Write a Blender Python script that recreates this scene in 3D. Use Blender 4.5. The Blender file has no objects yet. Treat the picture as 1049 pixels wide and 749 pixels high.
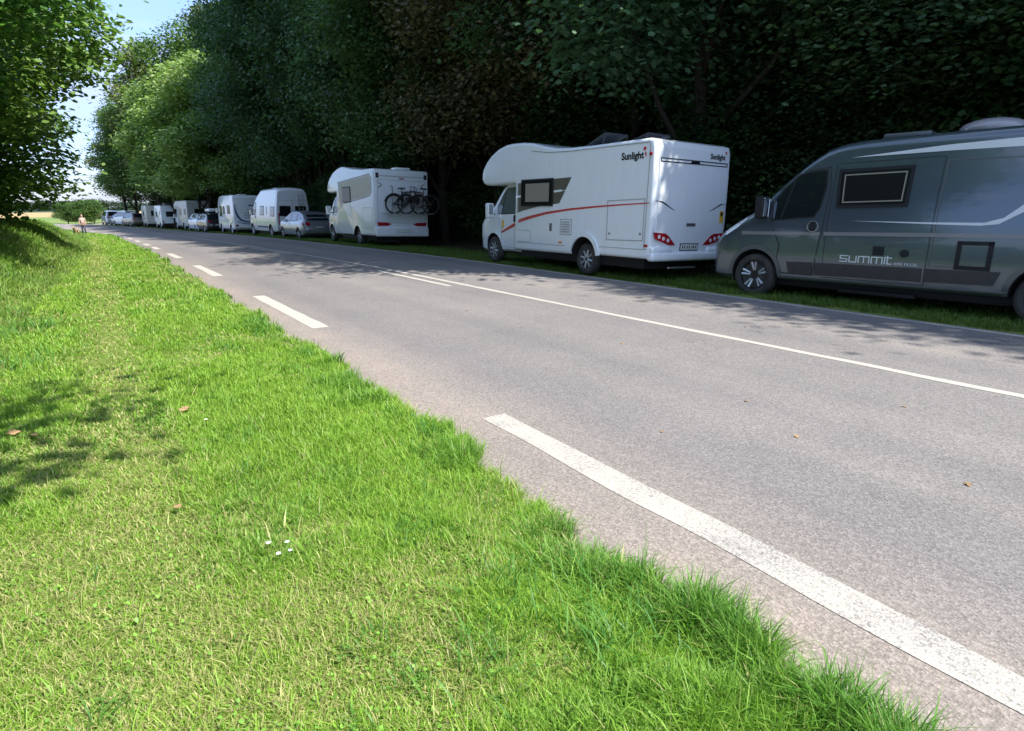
import bpy, bmesh, math, random
import numpy as np
from mathutils import Vector, Matrix
from mathutils.bvhtree import BVHTree

random.seed(7)
rng = np.random.default_rng(11)
scene = bpy.context.scene
COL = scene.collection
R = math.radians
PI = math.pi

# ------------------------------------------------------------------ materials
def new_mat(name):
    m = bpy.data.materials.new(name); m.use_nodes = True
    nt = m.node_tree; nt.nodes.clear()
    out = nt.nodes.new('ShaderNodeOutputMaterial')
    return m, nt, out

def N(nt, t, **kw):
    n = nt.nodes.new(t)
    for k, v in kw.items():
        if k in n.inputs.keys(): n.inputs[k].default_value = v
        else: setattr(n, k, v)
    return n

def ramp(nt, fac, stops):
    r = nt.nodes.new('ShaderNodeValToRGB'); e = r.color_ramp.elements
    while len(e) < len(stops): e.new(.5)
    for el, (p, c) in zip(e, stops):
        el.position = p; el.color = (c[0], c[1], c[2], 1)
    nt.links.new(fac, r.inputs['Fac']); return r.outputs['Color']

def mixc(nt, fac, a, b, mode='MIX'):
    m = nt.nodes.new('ShaderNodeMix'); m.data_type = 'RGBA'; m.blend_type = mode
    for s, v in ((0, fac), (6, a), (7, b)):
        if isinstance(v, (int, float)): m.inputs[s].default_value = v
        elif isinstance(v, tuple): m.inputs[s].default_value = (v[0], v[1], v[2], 1)
        else: nt.links.new(v, m.inputs[s])
    return m.outputs[2]

def noise(nt, scale, detail=4, rough=.5, vec=None, dist=0):
    n = N(nt, 'ShaderNodeTexNoise'); n.inputs['Scale'].default_value = scale
    n.inputs['Detail'].default_value = detail; n.inputs['Roughness'].default_value = rough
    n.inputs['Distortion'].default_value = dist
    if vec is not None: nt.links.new(vec, n.inputs['Vector'])
    return n.outputs['Fac']

def objvec(nt, scale=(1, 1, 1)):
    g = nt.nodes.new('ShaderNodeNewGeometry')
    mp = nt.nodes.new('ShaderNodeMapping'); mp.inputs['Scale'].default_value = scale
    nt.links.new(g.outputs['Position'], mp.inputs['Vector'])
    return mp.outputs['Vector']

def M(name, base, rough=.5, metal=0, coat=0, spec=.5, dirt=0, bump=0, bscale=40):
    m, nt, out = new_mat(name)
    p = N(nt, 'ShaderNodeBsdfPrincipled')
    p.inputs['Roughness'].default_value = rough; p.inputs['Metallic'].default_value = metal
    p.inputs['Coat Weight'].default_value = coat; p.inputs['Coat Roughness'].default_value = .04
    p.inputs['Specular IOR Level'].default_value = spec
    p.inputs['Base Color'].default_value = (*base, 1)
    if dirt:
        tc = nt.nodes.new('ShaderNodeTexCoord')
        mp = nt.nodes.new('ShaderNodeMapping'); mp.inputs['Scale'].default_value = (2.2, 2.2, .55); nt.links.new(tc.outputs['Object'], mp.inputs['Vector'])
        f = noise(nt, 3.2, 9, .68, mp.outputs['Vector'])
        c = ramp(nt, f, [(.35, base), (.8, tuple(b * (1 - dirt) + d * dirt for b, d in zip(base, (.22, .19, .14))))])
        nt.links.new(c, p.inputs['Base Color'])
    if bump:
        tc = nt.nodes.new('ShaderNodeTexCoord')
        f = noise(nt, bscale, 3, .5, tc.outputs['Object'])
        b = N(nt, 'ShaderNodeBump'); b.inputs['Strength'].default_value = bump; b.inputs['Distance'].default_value = .01
        nt.links.new(f, b.inputs['Height']); nt.links.new(b.outputs[0], p.inputs['Normal'])
    nt.links.new(p.outputs[0], out.inputs[0])
    return m

WHITE = M('white_gelcoat', (.84, .88, .905), .28, coat=.6, dirt=.10)
WHITE2 = M('white_paint', (.83, .86, .88), .26, coat=.8, dirt=.13)
CREAM = M('cream_panel', (.66, .64, .56), .4, coat=.3, dirt=.2)
ANTH = M('anthracite_metallic_paint', (.090, .120, .148), .2, metal=.45, coat=1.0, dirt=.06)
ANTH2 = M('grey_paint_flare', (.095, .105, .11), .4, metal=.2, coat=.4, dirt=.1)
SILVER = M('silver_paint', (.27, .30, .33), .28, metal=.4, coat=1.0, dirt=.08)
DKCAR = M('dark_car_paint', (.035, .03, .038), .3, metal=.3, coat=1.0)
BEIGEC = M('bronze_car_paint', (.2, .17, .13), .3, metal=.3, coat=1.0)
GLASS = M('dark_window_glass', (.012, .016, .018), .04, spec=.8, coat=.3)
GLASSL = M('pale_window_glass', (.10, .13, .13), .06, spec=.8)
ACRYL = M('acrylic_window', (.014, .016, .015), .12, spec=.18)
BLACKP = M('black_plastic', (.018, .018, .02), .6, spec=.25)
GREYP = M('grey_plastic', (.10, .10, .105), .5)
CLAD = M('side_cladding', (.034, .030, .033), .5, dirt=.1)
RUBBER = M('tyre_rubber', (.022, .022, .022), .8, dirt=.3)
RIMS = M('wheel_trim_silver', (.52, .54, .56), .35, metal=.7)
RIMD = M('dark_alloy', (.02, .02, .022), .35, metal=.3)
CHROME = M('polished_metal', (.75, .77, .8), .15, metal=1)
ALU = M('aluminium', (.55, .57, .6), .35, metal=.9)
REDL = M('red_lamp', (.38, .015, .02), .12, coat=1)
WLAMP = M('clear_lamp', (.75, .78, .8), .08, coat=1)
ORL = M('orange_lamp', (.75, .22, .03), .2, coat=1)
STRIPEW = M('silver_white_decal', (.62, .66, .68), .35, coat=.5)
STRIPEG = M('grey_decal', (.20, .195, .20), .4, coat=.5)
STRIPER = M('red_decal', (.55, .05, .045), .35, coat=.5)
OLIVE = M('olive_grey_decal', (.11, .10, .075), .35, coat=.4)
BEIGED = M('beige_decal', (.50, .47, .36), .4)
BLUED = M('blue_decal', (.07, .10, .19), .35, coat=.4)
BLACKD = M('black_decal', (.015, .015, .017), .35, coat=.4)
SEAM = M('panel_gap', (.02, .02, .02), .7)
SEAML = M('soft_panel_gap', (.33, .34, .34), .6)
PLATE = M('number_plate', (.7, .71, .68), .4)
YEL = M('yellow_sticker', (.75, .48, .05), .5)
WELL = M('wheel_well', (.012, .012, .012), .9)
SILVERFOIL = M('window_blind', (.30, .27, .22), .4, metal=.2, bump=.6, bscale=9)

# ------------------------------------------------------------------ object helpers
def link(o, parent=None):
    COL.objects.link(o)
    if parent is not None: o.parent = parent
    return o

def tag(o, label=None, cat=None, group=None, kind=None):
    if label: o['label'] = label
    if cat: o['category'] = cat
    if group: o['group'] = group
    if kind: o['kind'] = kind
    return o

def empty(name, label, cat, group=None, mat=None):
    o = bpy.data.objects.new(name, None); o.empty_display_size = .3
    link(o); tag(o, label, cat, group)
    if mat is not None: o.matrix_world = mat
    return o

def obj_bm(name, bm, mats, parent=None, smooth=None):
    me = bpy.data.meshes.new(name)
    bm.normal_update(); bm.to_mesh(me); bm.free()
    for m in (mats if isinstance(mats, (list, tuple)) else [mats]): me.materials.append(m)
    if smooth:
        for p in me.polygons: p.use_smooth = True
        me.set_sharp_from_angle(angle=R(smooth))
    return link(bpy.data.objects.new(name, me), parent)

def np_mesh(name, verts, faces_flat, loop_tot, mat, smooth=False, cols=None):
    me = bpy.data.meshes.new(name)
    nv = len(verts); nl = len(faces_flat); nf = len(loop_tot)
    me.vertices.add(nv); me.vertices.foreach_set('co', np.ascontiguousarray(verts, dtype=np.float32).ravel())
    me.loops.add(nl); me.loops.foreach_set('vertex_index', np.ascontiguousarray(faces_flat, dtype=np.int32))
    me.polygons.add(nf)
    ls = np.zeros(nf, dtype=np.int32); ls[1:] = np.cumsum(loop_tot)[:-1]
    me.polygons.foreach_set('loop_start', ls)
    me.polygons.foreach_set('loop_total', np.ascontiguousarray(loop_tot, dtype=np.int32))
    if smooth: me.polygons.foreach_set('use_smooth', np.ones(nf, dtype=bool))
    if cols is not None:
        a = me.color_attributes.new('Col', 'FLOAT_COLOR', 'POINT')
        c = np.ones((nv, 4), dtype=np.float32); c[:, :3] = cols
        a.data.foreach_set('color', c.ravel())
    me.update(calc_edges=True)
    if mat is not None:
        for m in (mat if isinstance(mat, (list, tuple)) else [mat]): me.materials.append(m)
    return me

def bm_box(bm, x0, x1, y0, y1, z0, z1, bev=0, seg=2):
    r = bmesh.ops.create_cube(bm, size=1, matrix=Matrix.Translation(((x0+x1)/2, (y0+y1)/2, (z0+z1)/2)) @ Matrix.Diagonal((abs(x1-x0), abs(y1-y0), abs(z1-z0), 1)))
    if bev:
        vs = set(r['verts']); es = [e for e in bm.edges if e.verts[0] in vs and e.verts[1] in vs]
        bmesh.ops.bevel(bm, geom=es, offset=bev, segments=seg, affect='EDGES', profile=.5)

def bm_tube(bm, pts, rads, seg=8, cap=True):
    pts = [Vector(p) for p in pts]
    if not isinstance(rads, (list, tuple)): rads = [rads] * len(pts)
    rings = []
    up = Vector((0, 0, 1))
    for i, p in enumerate(pts):
        d = (pts[min(i+1, len(pts)-1)] - pts[max(i-1, 0)]).normalized()
        a = d.cross(up if abs(d.dot(up)) < .9 else Vector((1, 0, 0))).normalized(); b = d.cross(a)
        rings.append([bm.verts.new(p + (a * math.cos(2*PI*k/seg) + b * math.sin(2*PI*k/seg)) * rads[i]) for k in range(seg)])
    for r0, r1 in zip(rings, rings[1:]):
        for k in range(seg):
            bm.faces.new((r0[k], r0[(k+1) % seg], r1[(k+1) % seg], r1[k]))
    if cap:
        bm.faces.new(rings[0][::-1]); bm.faces.new(rings[-1])

def bm_lathe_y(bm, prof, cx, cz, seg=28):
    """profile [(y, radius)] turned about an axis along y through (cx, cz)"""
    rings = []
    for y, r in prof:
        rings.append([bm.verts.new((cx + r*math.cos(2*PI*k/seg), y, cz + r*math.sin(2*PI*k/seg))) for k in range(seg)])
    for a, b in zip(rings, rings[1:]):
        for k in range(seg):
            bm.faces.new((a[k], b[k], b[(k+1) % seg], a[(k+1) % seg]))
    bm.faces.new(rings[0]); bm.faces.new(rings[-1][::-1])

def interp(x, pts):
    xs = [p[0] for p in pts]
    if xs[0] > xs[-1]: pts = pts[::-1]; xs = xs[::-1]
    return float(np.interp(x, xs, [p[1] for p in pts]))

# ------------------------------------------------------------------ vehicle building
def arc_pts(cx, cz, r, a0, a1, n):
    return [(cx + r*math.cos(a0+(a1-a0)*k/n), cz + r*math.sin(a0+(a1-a0)*k/n)) for k in range(n+1)]

def loft_body(xs, zb, zt, plan, W, rc, camber=.04, nside=12):
    """body of stations along x; W(z) half width, plan(x) narrows it, rc corner radius of the top"""
    bm = bmesh.new(); rings = []
    for x in xs:
        b, t, pl, r = zb(x), zt(x), plan(x), rc(x)
        r = min(r, (t-b)*.45)
        half = [(0, b), (W(b)*pl*.55, b)]
        rb = min(.05, (t-b)*.2)
        half.append((W(b)*pl-rb, b))
        zs = np.linspace(b+rb, t-r, nside)
        for z in zs: half.append((W(z)*pl, z))
        wt = W(t-r)*pl
        for k in range(1, 6):
            a = PI/2*k/5
            half.append((wt - r + r*math.cos(a), t - r + r*math.sin(a)))
        wi = wt - r
        for k in (1, 2, 3): half.append((wi*(1-k/3), t + camber*(1-(1-k/3)**2)))
        ring = [bm.verts.new((x, y, z)) for y, z in half]
        ring += [bm.verts.new((x, -y, z)) for y, z in half[-2:0:-1]]
        rings.append(ring)
    n = len(rings[0])
    for a, b in zip(rings, rings[1:]):
        for k in range(n): bm.faces.new((a[k], a[(k+1) % n], b[(k+1) % n], b[k]))
    bm.faces.new(rings[0][::-1]); bm.faces.new(rings[-1])
    bmesh.ops.recalc_face_normals(bm, faces=bm.faces)
    return bm

def prism_body(profile, w, bev=.07, seg=4, vert_edges=True):
    """side outline (x,z) given its width, long edges rounded"""
    bm = bmesh.new()
    a = [bm.verts.new((x, w, z)) for x, z in profile]
    b = [bm.verts.new((x, -w, z)) for x, z in profile]
    n = len(a)
    fa = bm.faces.new(a); fb = bm.faces.new(b[::-1])
    for k in range(n): bm.faces.new((a[k], b[k], b[(k+1) % n], a[(k+1) % n]))
    bmesh.ops.recalc_face_normals(bm, faces=bm.faces)
    es = list(fa.edges) + list(fb.edges)
    bmesh.ops.bevel(bm, geom=es, offset=bev, segments=seg, affect='EDGES', profile=.5, clamp_overlap=True)
    return bm

def apply_bool(o, cutters_bm, mat):
    me = bpy.data.meshes.new('cut'); cutters_bm.to_mesh(me); cutters_bm.free(); me.materials.append(mat)
    c = bpy.data.objects.new('cut', me); COL.objects.link(c)
    md = o.modifiers.new('b', 'BOOLEAN'); md.object = c; md.operation = 'DIFFERENCE'; md.solver = 'EXACT'
    try: md.material_mode = 'TRANSFER'
    except Exception: pass
    dg = bpy.context.evaluated_depsgraph_get()
    mw = o.matrix_world.copy()
    new = bpy.data.meshes.new_from_object(o.evaluated_get(dg))
    o.modifiers.clear(); o.data = new
    COL.objects.unlink(c); bpy.data.objects.remove(c)

class Vehicle:
    def __init__(s, root): s.root = root; s.bvh = None; s.bvhs = {}
    def body(s, bm, mat, name='body', smooth=32, arches=(), ar=.43, az=.38, w=1.0):
        s.bvh = BVHTree.FromBMesh(bm)
        o = obj_bm(name, bm, mat, None, smooth)
        if arches:
            cb = bmesh.new()
            for ax in arches:
                for sy in (1, -1):
                    y0, y1 = (w-.34, w+.3) if sy > 0 else (-w-.3, -w+.34)
                    bm_lathe_y(cb, [(y0, ar), (y1, ar)], ax, az, 28)
            bmesh.ops.recalc_face_normals(cb, faces=cb.faces)
            apply_bool(o, cb, WELL)
            for p in o.data.polygons: p.use_smooth = True
            o.data.set_sharp_from_angle(angle=R(smooth))
        o.parent = s.root
        return o
    def cast(s, axis, u, v, bvh=None):
        bvh = bvh or s.bvh
        if axis == 'L': o, d = Vector((u, 4, v)), Vector((0, -1, 0))
        elif axis == 'R': o, d = Vector((u, -4, v)), Vector((0, 1, 0))
        elif axis == 'B': o, d = Vector((-12, u, v)), Vector((1, 0, 0))
        elif axis == 'F': o, d = Vector((5, u, v)), Vector((-1, 0, 0))
        else: o, d = Vector((u, v, 6)), Vector((0, 0, -1))
        h = bvh.ray_cast(o, d)
        return (h[0] if h[0] is not None else None), d
    def patch(s, name, axis, poly, mat, off=.005, parent=None, grid=.12, smooth=True, holes=None, bm=None, base=.0):
        """panel lying on the body: outline in (x,z) for L/R, (y,z) for B/F, (x,y) for T"""
        own = bm is None
        t = bmesh.new()
        vs = [t.verts.new((u, v, 0)) for u, v in poly]
        t.faces.new(vs)
        us = [p[0] for p in poly]; vv = [p[1] for p in poly]
        for lo, hi, nrm, ax in ((min(us), max(us), (1, 0, 0), 0), (min(vv), max(vv), (0, 1, 0), 1)):
            k = lo + grid
            while k < hi - .01:
                co = [0, 0, 0]; co[ax] = k
                bmesh.ops.bisect_plane(t, geom=list(t.verts)+list(t.edges)+list(t.faces), plane_co=co, plane_no=nrm)
                k += grid
        bmesh.ops.triangulate(t, faces=[f for f in t.faces if len(f.verts) > 4])
        last = None; top = {}; bot = {}
        pts = []
        for v in t.verts:
            h, d = s.cast(axis, v.co.x, v.co.y)
            pts.append((v, h, d))
        good = [h for _, h, _ in pts if h is not None]
        if not good:
            t.free(); return None
        for v, h, d in pts:
            if h is None:
                g = min(good, key=lambda g: (s._uv(axis, g) - Vector((v.co.x, v.co.y))).length)
                h = g.copy()
                if axis in 'LR': h.x, h.z = v.co.x, v.co.y
                elif axis in 'BF': h.y, h.z = v.co.x, v.co.y
                else: h.x, h.y = v.co.x, v.co.y
            top[v] = h - d*off; bot[v] = h - d*(base - .004)
        B = bmesh.new() if own else bm
        tv = {v: B.verts.new(top[v]) for v in t.verts}
        for f in t.faces:
            B.faces.new([tv[v] for v in f.verts])
        for e in t.edges:
            if len(e.link_faces) == 1:
                a, b = e.verts
                # skirt down onto the body
                va, vb = B.verts.new(bot[a]), B.verts.new(bot[b])
                try: B.faces.new((tv[a], tv[b], vb, va))
                except ValueError: pass
        t.free()
        if not own: return None
        bmesh.ops.remove_doubles(B, verts=B.verts, dist=1e-5)
        bmesh.ops.recalc_face_normals(B, faces=B.faces)
        # outward
        c = sum((f.normal.dot(-Vector(s.cast_dir(axis))) * f.calc_area() for f in B.faces))
        if c < 0: bmesh.ops.reverse_faces(B, faces=B.faces)
        return obj_bm(name, B, mat, parent or s.root, 40 if smooth else None)
    def cast_dir(s, axis): return {'L': (0, -1, 0), 'R': (0, 1, 0), 'B': (1, 0, 0), 'F': (-1, 0, 0), 'T': (0, 0, -1)}[axis]
    def _uv(s, axis, p):
        return Vector((p.x, p.z)) if axis in 'LR' else Vector((p.y, p.z)) if axis in 'BF' else Vector((p.x, p.y))
    def stripe(s, name, axis, line, width, mat, off=.004, parent=None):
        """a band following a polyline; width number or list"""
        n = len(line); ws = width if isinstance(width, (list, tuple)) else [width]*n
        up, dn = [], []
        for i, (u, v) in enumerate(line):
            a = line[max(i-1, 0)]; b = line[min(i+1, n-1)]
            d = Vector((b[0]-a[0], b[1]-a[1])).normalized(); nn = Vector((-d.y, d.x))
            up.append((u+nn.x*ws[i]/2, v+nn.y*ws[i]/2)); dn.append((u-nn.x*ws[i]/2, v-nn.y*ws[i]/2))
        return s.patch(name, axis, up + dn[::-1], mat, off, parent, grid=.25)
    def outline(s, name, axis, poly, mat, w=.012, off=.003, parent=None):
        """thin closed line (panel gap) as one mesh"""
        B = bmesh.new(); n = len(poly)
        for i in range(n):
            a = Vector(poly[i]); b = Vector(poly[(i+1) % n]); d = (b-a)
            if d.length < 1e-4: continue
            d.normalize(); nn = Vector((-d.y, d.x))*w/2; a2 = a-d*w/2; b2 = b+d*w/2
            s.patch(None, axis, [tuple(a2+nn), tuple(b2+nn), tuple(b2-nn), tuple(a2-nn)], mat, off, bm=B, grid=.2)
        bmesh.ops.recalc_face_normals(B, faces=B.faces)
        return obj_bm(name, B, mat, parent or s.root)
    def door(s, poly, axis='L', paint=None, name='door', w=.014, gap=None):
        return s.outline(name, axis, poly, gap or SEAM, w)
    def window(s, poly, axis='L', glass=None, frame=None, fw=.03, off=.008, name='window', fo=.004, pane=None):
        c = Vector((sum(p[0] for p in poly)/len(poly), sum(p[1] for p in poly)/len(poly)))
        big = []
        n = len(poly)
        for i in range(n):  # offset outwards
            a, b, d = Vector(poly[i-1]), Vector(poly[i]), Vector(poly[(i+1) % n])
            e1 = (b-a).normalized(); e2 = (d-b).normalized()
            n1 = Vector((e1.y, -e1.x)); n2 = Vector((e2.y, -e2.x))
            m = (n1+n2); m = m.normalized() * fw / max(.5, m.normalized().dot(n1))
            q = b+m
            big.append(q)
        if sum(abs((q-c).length) for q in big) < sum((Vector(p)-c).length for p in poly):
            big = [Vector(p)*2-q for p, q in zip(poly, big)]
        fr = s.patch(name, axis, [tuple(q) for q in big], frame or BLACKP, fo)
        gl = s.patch('pane', axis, poly, glass or GLASS, off, parent=fr)
        return fr
    def text(s, name, txt, axis, u, v, size, mat, off=.006, sx=1.0, font_bold=0.0, slant=0, tilt=0, parent=None):
        cu = bpy.data.curves.new('t', 'FONT'); cu.body = txt; cu.size = size; cu.offset = font_bold; cu.shear = slant
        cu.resolution_u = 3; cu.extrude = .0015
        to = bpy.data.objects.new('t', cu); COL.objects.link(to)
        dg = bpy.context.evaluated_depsgraph_get(); me = bpy.data.meshes.new_from_object(to.evaluated_get(dg))
        COL.objects.unlink(to); bpy.data.objects.remove(to); bpy.data.curves.remove(cu)
        h, d = s.cast(axis, u, v)
        h2, _ = s.cast(axis, u + (-.5 if axis in 'LB' else .5), v)
        if axis == 'L': ex, ez = Vector((-1, 0, 0)), Vector((0, 0, 1))
        elif axis == 'B': ex, ez = Vector((0, -1, 0)), Vector((0, 0, 1))
        else: ex, ez = Vector((0, 1, 0)), Vector((0, 0, 1))
        if h2 is not None: ex = (h2-h).normalized()
        nz = -d
        ez = nz.cross(ex).normalized(); nz = ex.cross(ez)
        ca, sa = math.cos(tilt), math.sin(tilt)
        ex2 = ex*ca + ez*sa; ez2 = -ex*sa + ez*ca
        o = h - d*off
        m = Matrix(((ex2.x*sx, ez2.x, nz.x, o.x), (ex2.y*sx, ez2.y, nz.y, o.y), (ex2.z*sx, ez2.z, nz.z, o.z), (0, 0, 0, 1)))
        me.transform(m); me.materials.clear(); me.materials.append(mat)
        return link(bpy.data.objects.new(name, me), parent or s.root)
    def box(s, name, x0, x1, y0, y1, z0, z1, mat, bev=.01, parent=None):
        bm = bmesh.new(); bm_box(bm, x0, x1, y0, y1, z0, z1, bev)
        return obj_bm(name, bm, mat, parent or s.root, 40)
    def tube(s, name, pts, r, mat, parent=None, seg=8):
        bm = bmesh.new(); bm_tube(bm, pts, r, seg)
        return obj_bm(name, bm, mat, parent or s.root, 50)

_wheel_cache = {}
def wheel(v, x, y, side, rad=.345, width=.21, style='cap'):
    """wheel > tyre, rim"""
    key = (round(rad, 3), width, style)
    if key not in _wheel_cache:
        bm = bmesh.new(); h = width/2; rr = rad*.66
        bm_lathe_y(bm, [(-h*.8, rr), (-h, rad*.8), (-h*.93, rad*.93), (-h*.7, rad), (h*.7, rad), (h*.93, rad*.93), (h, rad*.8), (h*.86, rr*1.02), (h*.6, rr*.95)], 0, 0, 40)
        bmesh.ops.recalc_face_normals(bm, faces=bm.faces)
        me_t = bpy.data.meshes.new('tyre'); bm.to_mesh(me_t); bm.free(); me_t.materials.append(RUBBER)
        for p in me_t.polygons: p.use_smooth = True
        me_t.set_sharp_from_angle(angle=R(50))
        bm = bmesh.new()
        dish = .30 if style != 'alloy' else .55
        # rim lip + disc
        bm_lathe_y(bm, [(h*.2, rr*.97), (h*.9, rr*1.03), (h*.92, rr*.97), (h*.62, rr*.93), (h*(.62-dish*.6), rr*.86), (h*(.62-dish), rr*.3), (h*.6, rr*.26), (h*.6, .01)], 0, 0, 40)
        for f in bm.faces: f.material_index = 0
        n0 = len(bm.faces)
        nsp = {'cap': 8, 'alloy': 5, 'car': 7}[style]
        for k in range(nsp):
            a = 2*PI*k/nsp + .2
            if style == 'alloy':   # twin Y spokes with bright edges
                for da in (-.17, .17):
                    for w_, y0, mi in ((.028, h*.74, 1),):
                        p0 = Vector((math.cos(a+da*.9)*rr*.34, h*.5, math.sin(a+da*.9)*rr*.34)); p1 = Vector((math.cos(a+da)*rr*.95, h*.76, math.sin(a+da)*rr*.95))
                        bm_tube(bm, [p0, p1], [.016, .026], 6)
            else:
                p0 = Vector((math.cos(a)*rr*.2, h*.66, math.sin(a)*rr*.2)); p1 = Vector((math.cos(a)*rr*.9, h*.7, math.sin(a)*rr*.9))
                bm_tube(bm, [p0, p1], [.03, .022], 6)
        bm.faces.ensure_lookup_table()
        for f in bm.faces[n0:]: f.material_index = 1
        me_r = bpy.data.meshes.new('rim'); bm.normal_update(); bmesh.ops.recalc_face_normals(bm, faces=bm.faces); bm.to_mesh(me_r); bm.free()
        if style == 'alloy': me_r.materials.append(RIMD); me_r.materials.append(RIMS)
        else: me_r.materials.append(GREYP if style == 'cap' else RIMD); me_r.materials.append(RIMS)
        for p in me_r.polygons: p.use_smooth = True
        me_r.set_sharp_from_angle(angle=R(40))
        _wheel_cache[key] = (me_t, me_r)
    me_t, me_r = _wheel_cache[key]
    w = bpy.data.objects.new('wheel', None); link(w, v.root)
    w.location = (x, y - side*width/2, rad)
    if side < 0: w.rotation_euler = (0, 0, PI)
    link(bpy.data.objects.new('tyre', me_t), w); link(bpy.data.objects.new('rim', me_r), w)

def wheels(v, wb, w, **kw):
    for x in (0, -wb):
        for s_ in (1, -1): wheel(v, x, s_*w, s_, **kw)

def pose(X, Y, th, z0, lean):
    f = Vector((math.sin(th), math.cos(th), 0)); l = Vector((-math.cos(th), math.sin(th), -lean)).normalized()
    u = f.cross(l).normalized()
    return Matrix(((f.x, l.x, u.x, X), (f.y, l.y, u.y, Y), (f.z, l.z, u.z, z0), (0, 0, 0, 1)))

# ------------------------------------------------------------------ terrain
CURV = 380.0
def csh(Y):
    Y = np.asarray(Y, dtype=float)
    d = np.clip(Y-50, 0, None)
    return np.where(d < 75, -d*d/CURV, -(75*75/CURV) - (d-75)*(150/CURV))
def fz(Y):
    Y = np.asarray(Y, dtype=float)
    t = np.clip((Y-16)/64., 0, 1)
    return -.76*(t*t*(3-2*t))*1.0
YK = [-60, 0, 16, 27, 45, 200]; YL = [-60, .5, 2.2, 4.2, 8, 27, 45, 200]
UL = [1.64, 1.70, 1.83, 1.94, 1.97, 1.88, 1.66, 1.6]      # left edge of the asphalt
UDS = [2.42, 2.42, 2.44, 2.37, 2.3, 2.3]       # dashed edge line
UC = [6.26, 6.28, 6.24, 5.8, 5.65, 5.6]        # centre line
UR = [9.14, 9.14, 9.16, 8.75, 8.85, 8.85]      # right edge line
UE = [9.3, 9.3, 9.3, 8.98, 9.05, 9.05]         # right edge of the asphalt
def ui(t, Y): return np.interp(Y, YL if t is UL else YK, t)

def ground_z(X, Y):
    X = np.asarray(X, dtype=float); Y = np.asarray(Y, dtype=float)
    u = X - csh(Y); base = fz(Y)
    # left verge, shallow ditch and bank
    fade = np.clip(1-(Y-46)/14., 0, 1); fade = fade*fade*(3-2*fade)
    farw = np.clip(1-(Y-75)/20., 0, 1)
    near = np.clip((Y-4)/8., .0, 1)
    sft = np.clip((Y-12)*.07, 0, 1.25)
    w_ = u - sft*np.clip((1.2-u)/1.6, 0, 1)
    prof = np.interp(w_, [-60, -6, -4.0, -3.2, -2.5, -1.95, -1.45, -.9, 1.3, 1.55, 1.75, 2.2], [1.25, 1.2, 1.1, .98, .60, .12, -.10, .0, .035, .0, -.03, -.05])
    flat = np.interp(u, [-2.4, -1.2, 1.2, 1.45, 1.75, 2.2], [-.02, .0, .03, .0, -.03, -.05])
    left = prof*fade + flat*(1-fade)
    right = np.interp(u, [8.6, 9.25, 9.5, 12.2, 14, 20, 60], [-.05, .0, .01, -.09, .0, .35, .8])
    z = np.where(u < 5, left, right)
    z = np.where((u > 2.2) & (u < 8.6), -.05, z)
    # the far land
    d = np.clip((Y-1000)/500., 0, 1)
    far = -75*d*d*(3-2*d)
    bump = .012*np.sin(X*3.1+Y*1.7)*np.sin(Y*2.3-X*1.1)*((u < 1.8) | (u > 9.5))
    z = np.where(Y > 130, np.where(u < 5, 0*z, 0.0), z)
    return base + z + bump*(np.abs(X) < 30) + far

# ground material zones -------------------------------------------------
def mat_verge():
    m, nt, out = new_mat('verge_turf')
    v = objvec(nt)
    a = ramp(nt, noise(nt, 1.1, 6, .6, v), [(.3, (.14, .18, .03)), (.52, (.17, .22, .05)), (.68, (.30, .28, .11))])
    b = mixc(nt, .6, a, ramp(nt, noise(nt, 70, 4, .8, v), [(.38, (.04, .10, .015)), (.62, (.27, .36, .08))]))
    p = N(nt, 'ShaderNodeBsdfPrincipled'); p.inputs['Roughness'].default_value = .95; p.inputs['Specular IOR Level'].default_value = .1
    nt.links.new(b, p.inputs['Base Color'])
    bp = N(nt, 'ShaderNodeBump'); bp.inputs['Strength'].default_value = .9; bp.inputs['Distance'].default_value = .03
    nt.links.new(noise(nt, 60, 4, .7, v), bp.inputs['Height']); nt.links.new(bp.outputs[0], p.inputs['Normal'])
    nt.links.new(p.outputs[0], out.inputs[0]); return m
def mat_simple(name, stops, sc, sc2=None, stops2=None, bump=.6):
    m, nt, out = new_mat(name); v = objvec(nt)
    c = ramp(nt, noise(nt, sc, 6, .6, v), stops)
    if stops2: c = mixc(nt, .45, c, ramp(nt, noise(nt, sc2, 5, .7, v), stops2))
    p = N(nt, 'ShaderNodeBsdfPrincipled'); p.inputs['Roughness'].default_value = .95; p.inputs['Specular IOR Level'].default_value = .1
    nt.links.new(c, p.inputs['Base Color'])
    bp = N(nt, 'ShaderNodeBump'); bp.inputs['Strength'].default_value = bump; bp.inputs['Distance'].default_value = .03
    nt.links.new(noise(nt, 25, 5, .7, v), bp.inputs['Height']); nt.links.new(bp.outputs[0], p.inputs['Normal'])
    nt.links.new(p.outputs[0], out.inputs[0]); return m
M_VERGE = mat_verge()
M_LITTER = mat_simple('woodland_floor', [(.35, (.035, .026, .015)), (.6, (.07, .05, .03)), (.75, (.03, .045, .012))], 1.3, 30, [(.3, (.02, .015, .01)), (.7, (.10, .07, .045))])
M_DIRT = mat_simple('dry_track', [(.3, (.30, .24, .15)), (.7, (.38, .33, .22))], .15, 3, [(.3, (.2, .2, .08)), (.7, (.4, .36, .25))])
M_CROP = mat_simple('green_field', [(.3, (.13, .19, .05)), (.7, (.19, .24, .07))], .05, 2, [(.3, (.08, .15, .03)), (.7, (.22, .26, .09))])
M_STUB = mat_simple('ripe_field', [(.3, (.36, .24, .11)), (.7, (.42, .30, .15))], .02, .5, [(.3, (.32, .22, .10)), (.7, (.45, .33, .16))])
M_FARG = mat_simple('far_land', [(.3, (.035, .06, .03)), (.7, (.05, .075, .035))], .01, .1, [(.3, (.03, .05, .03)), (.7, (.06, .08, .04))])

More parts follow.
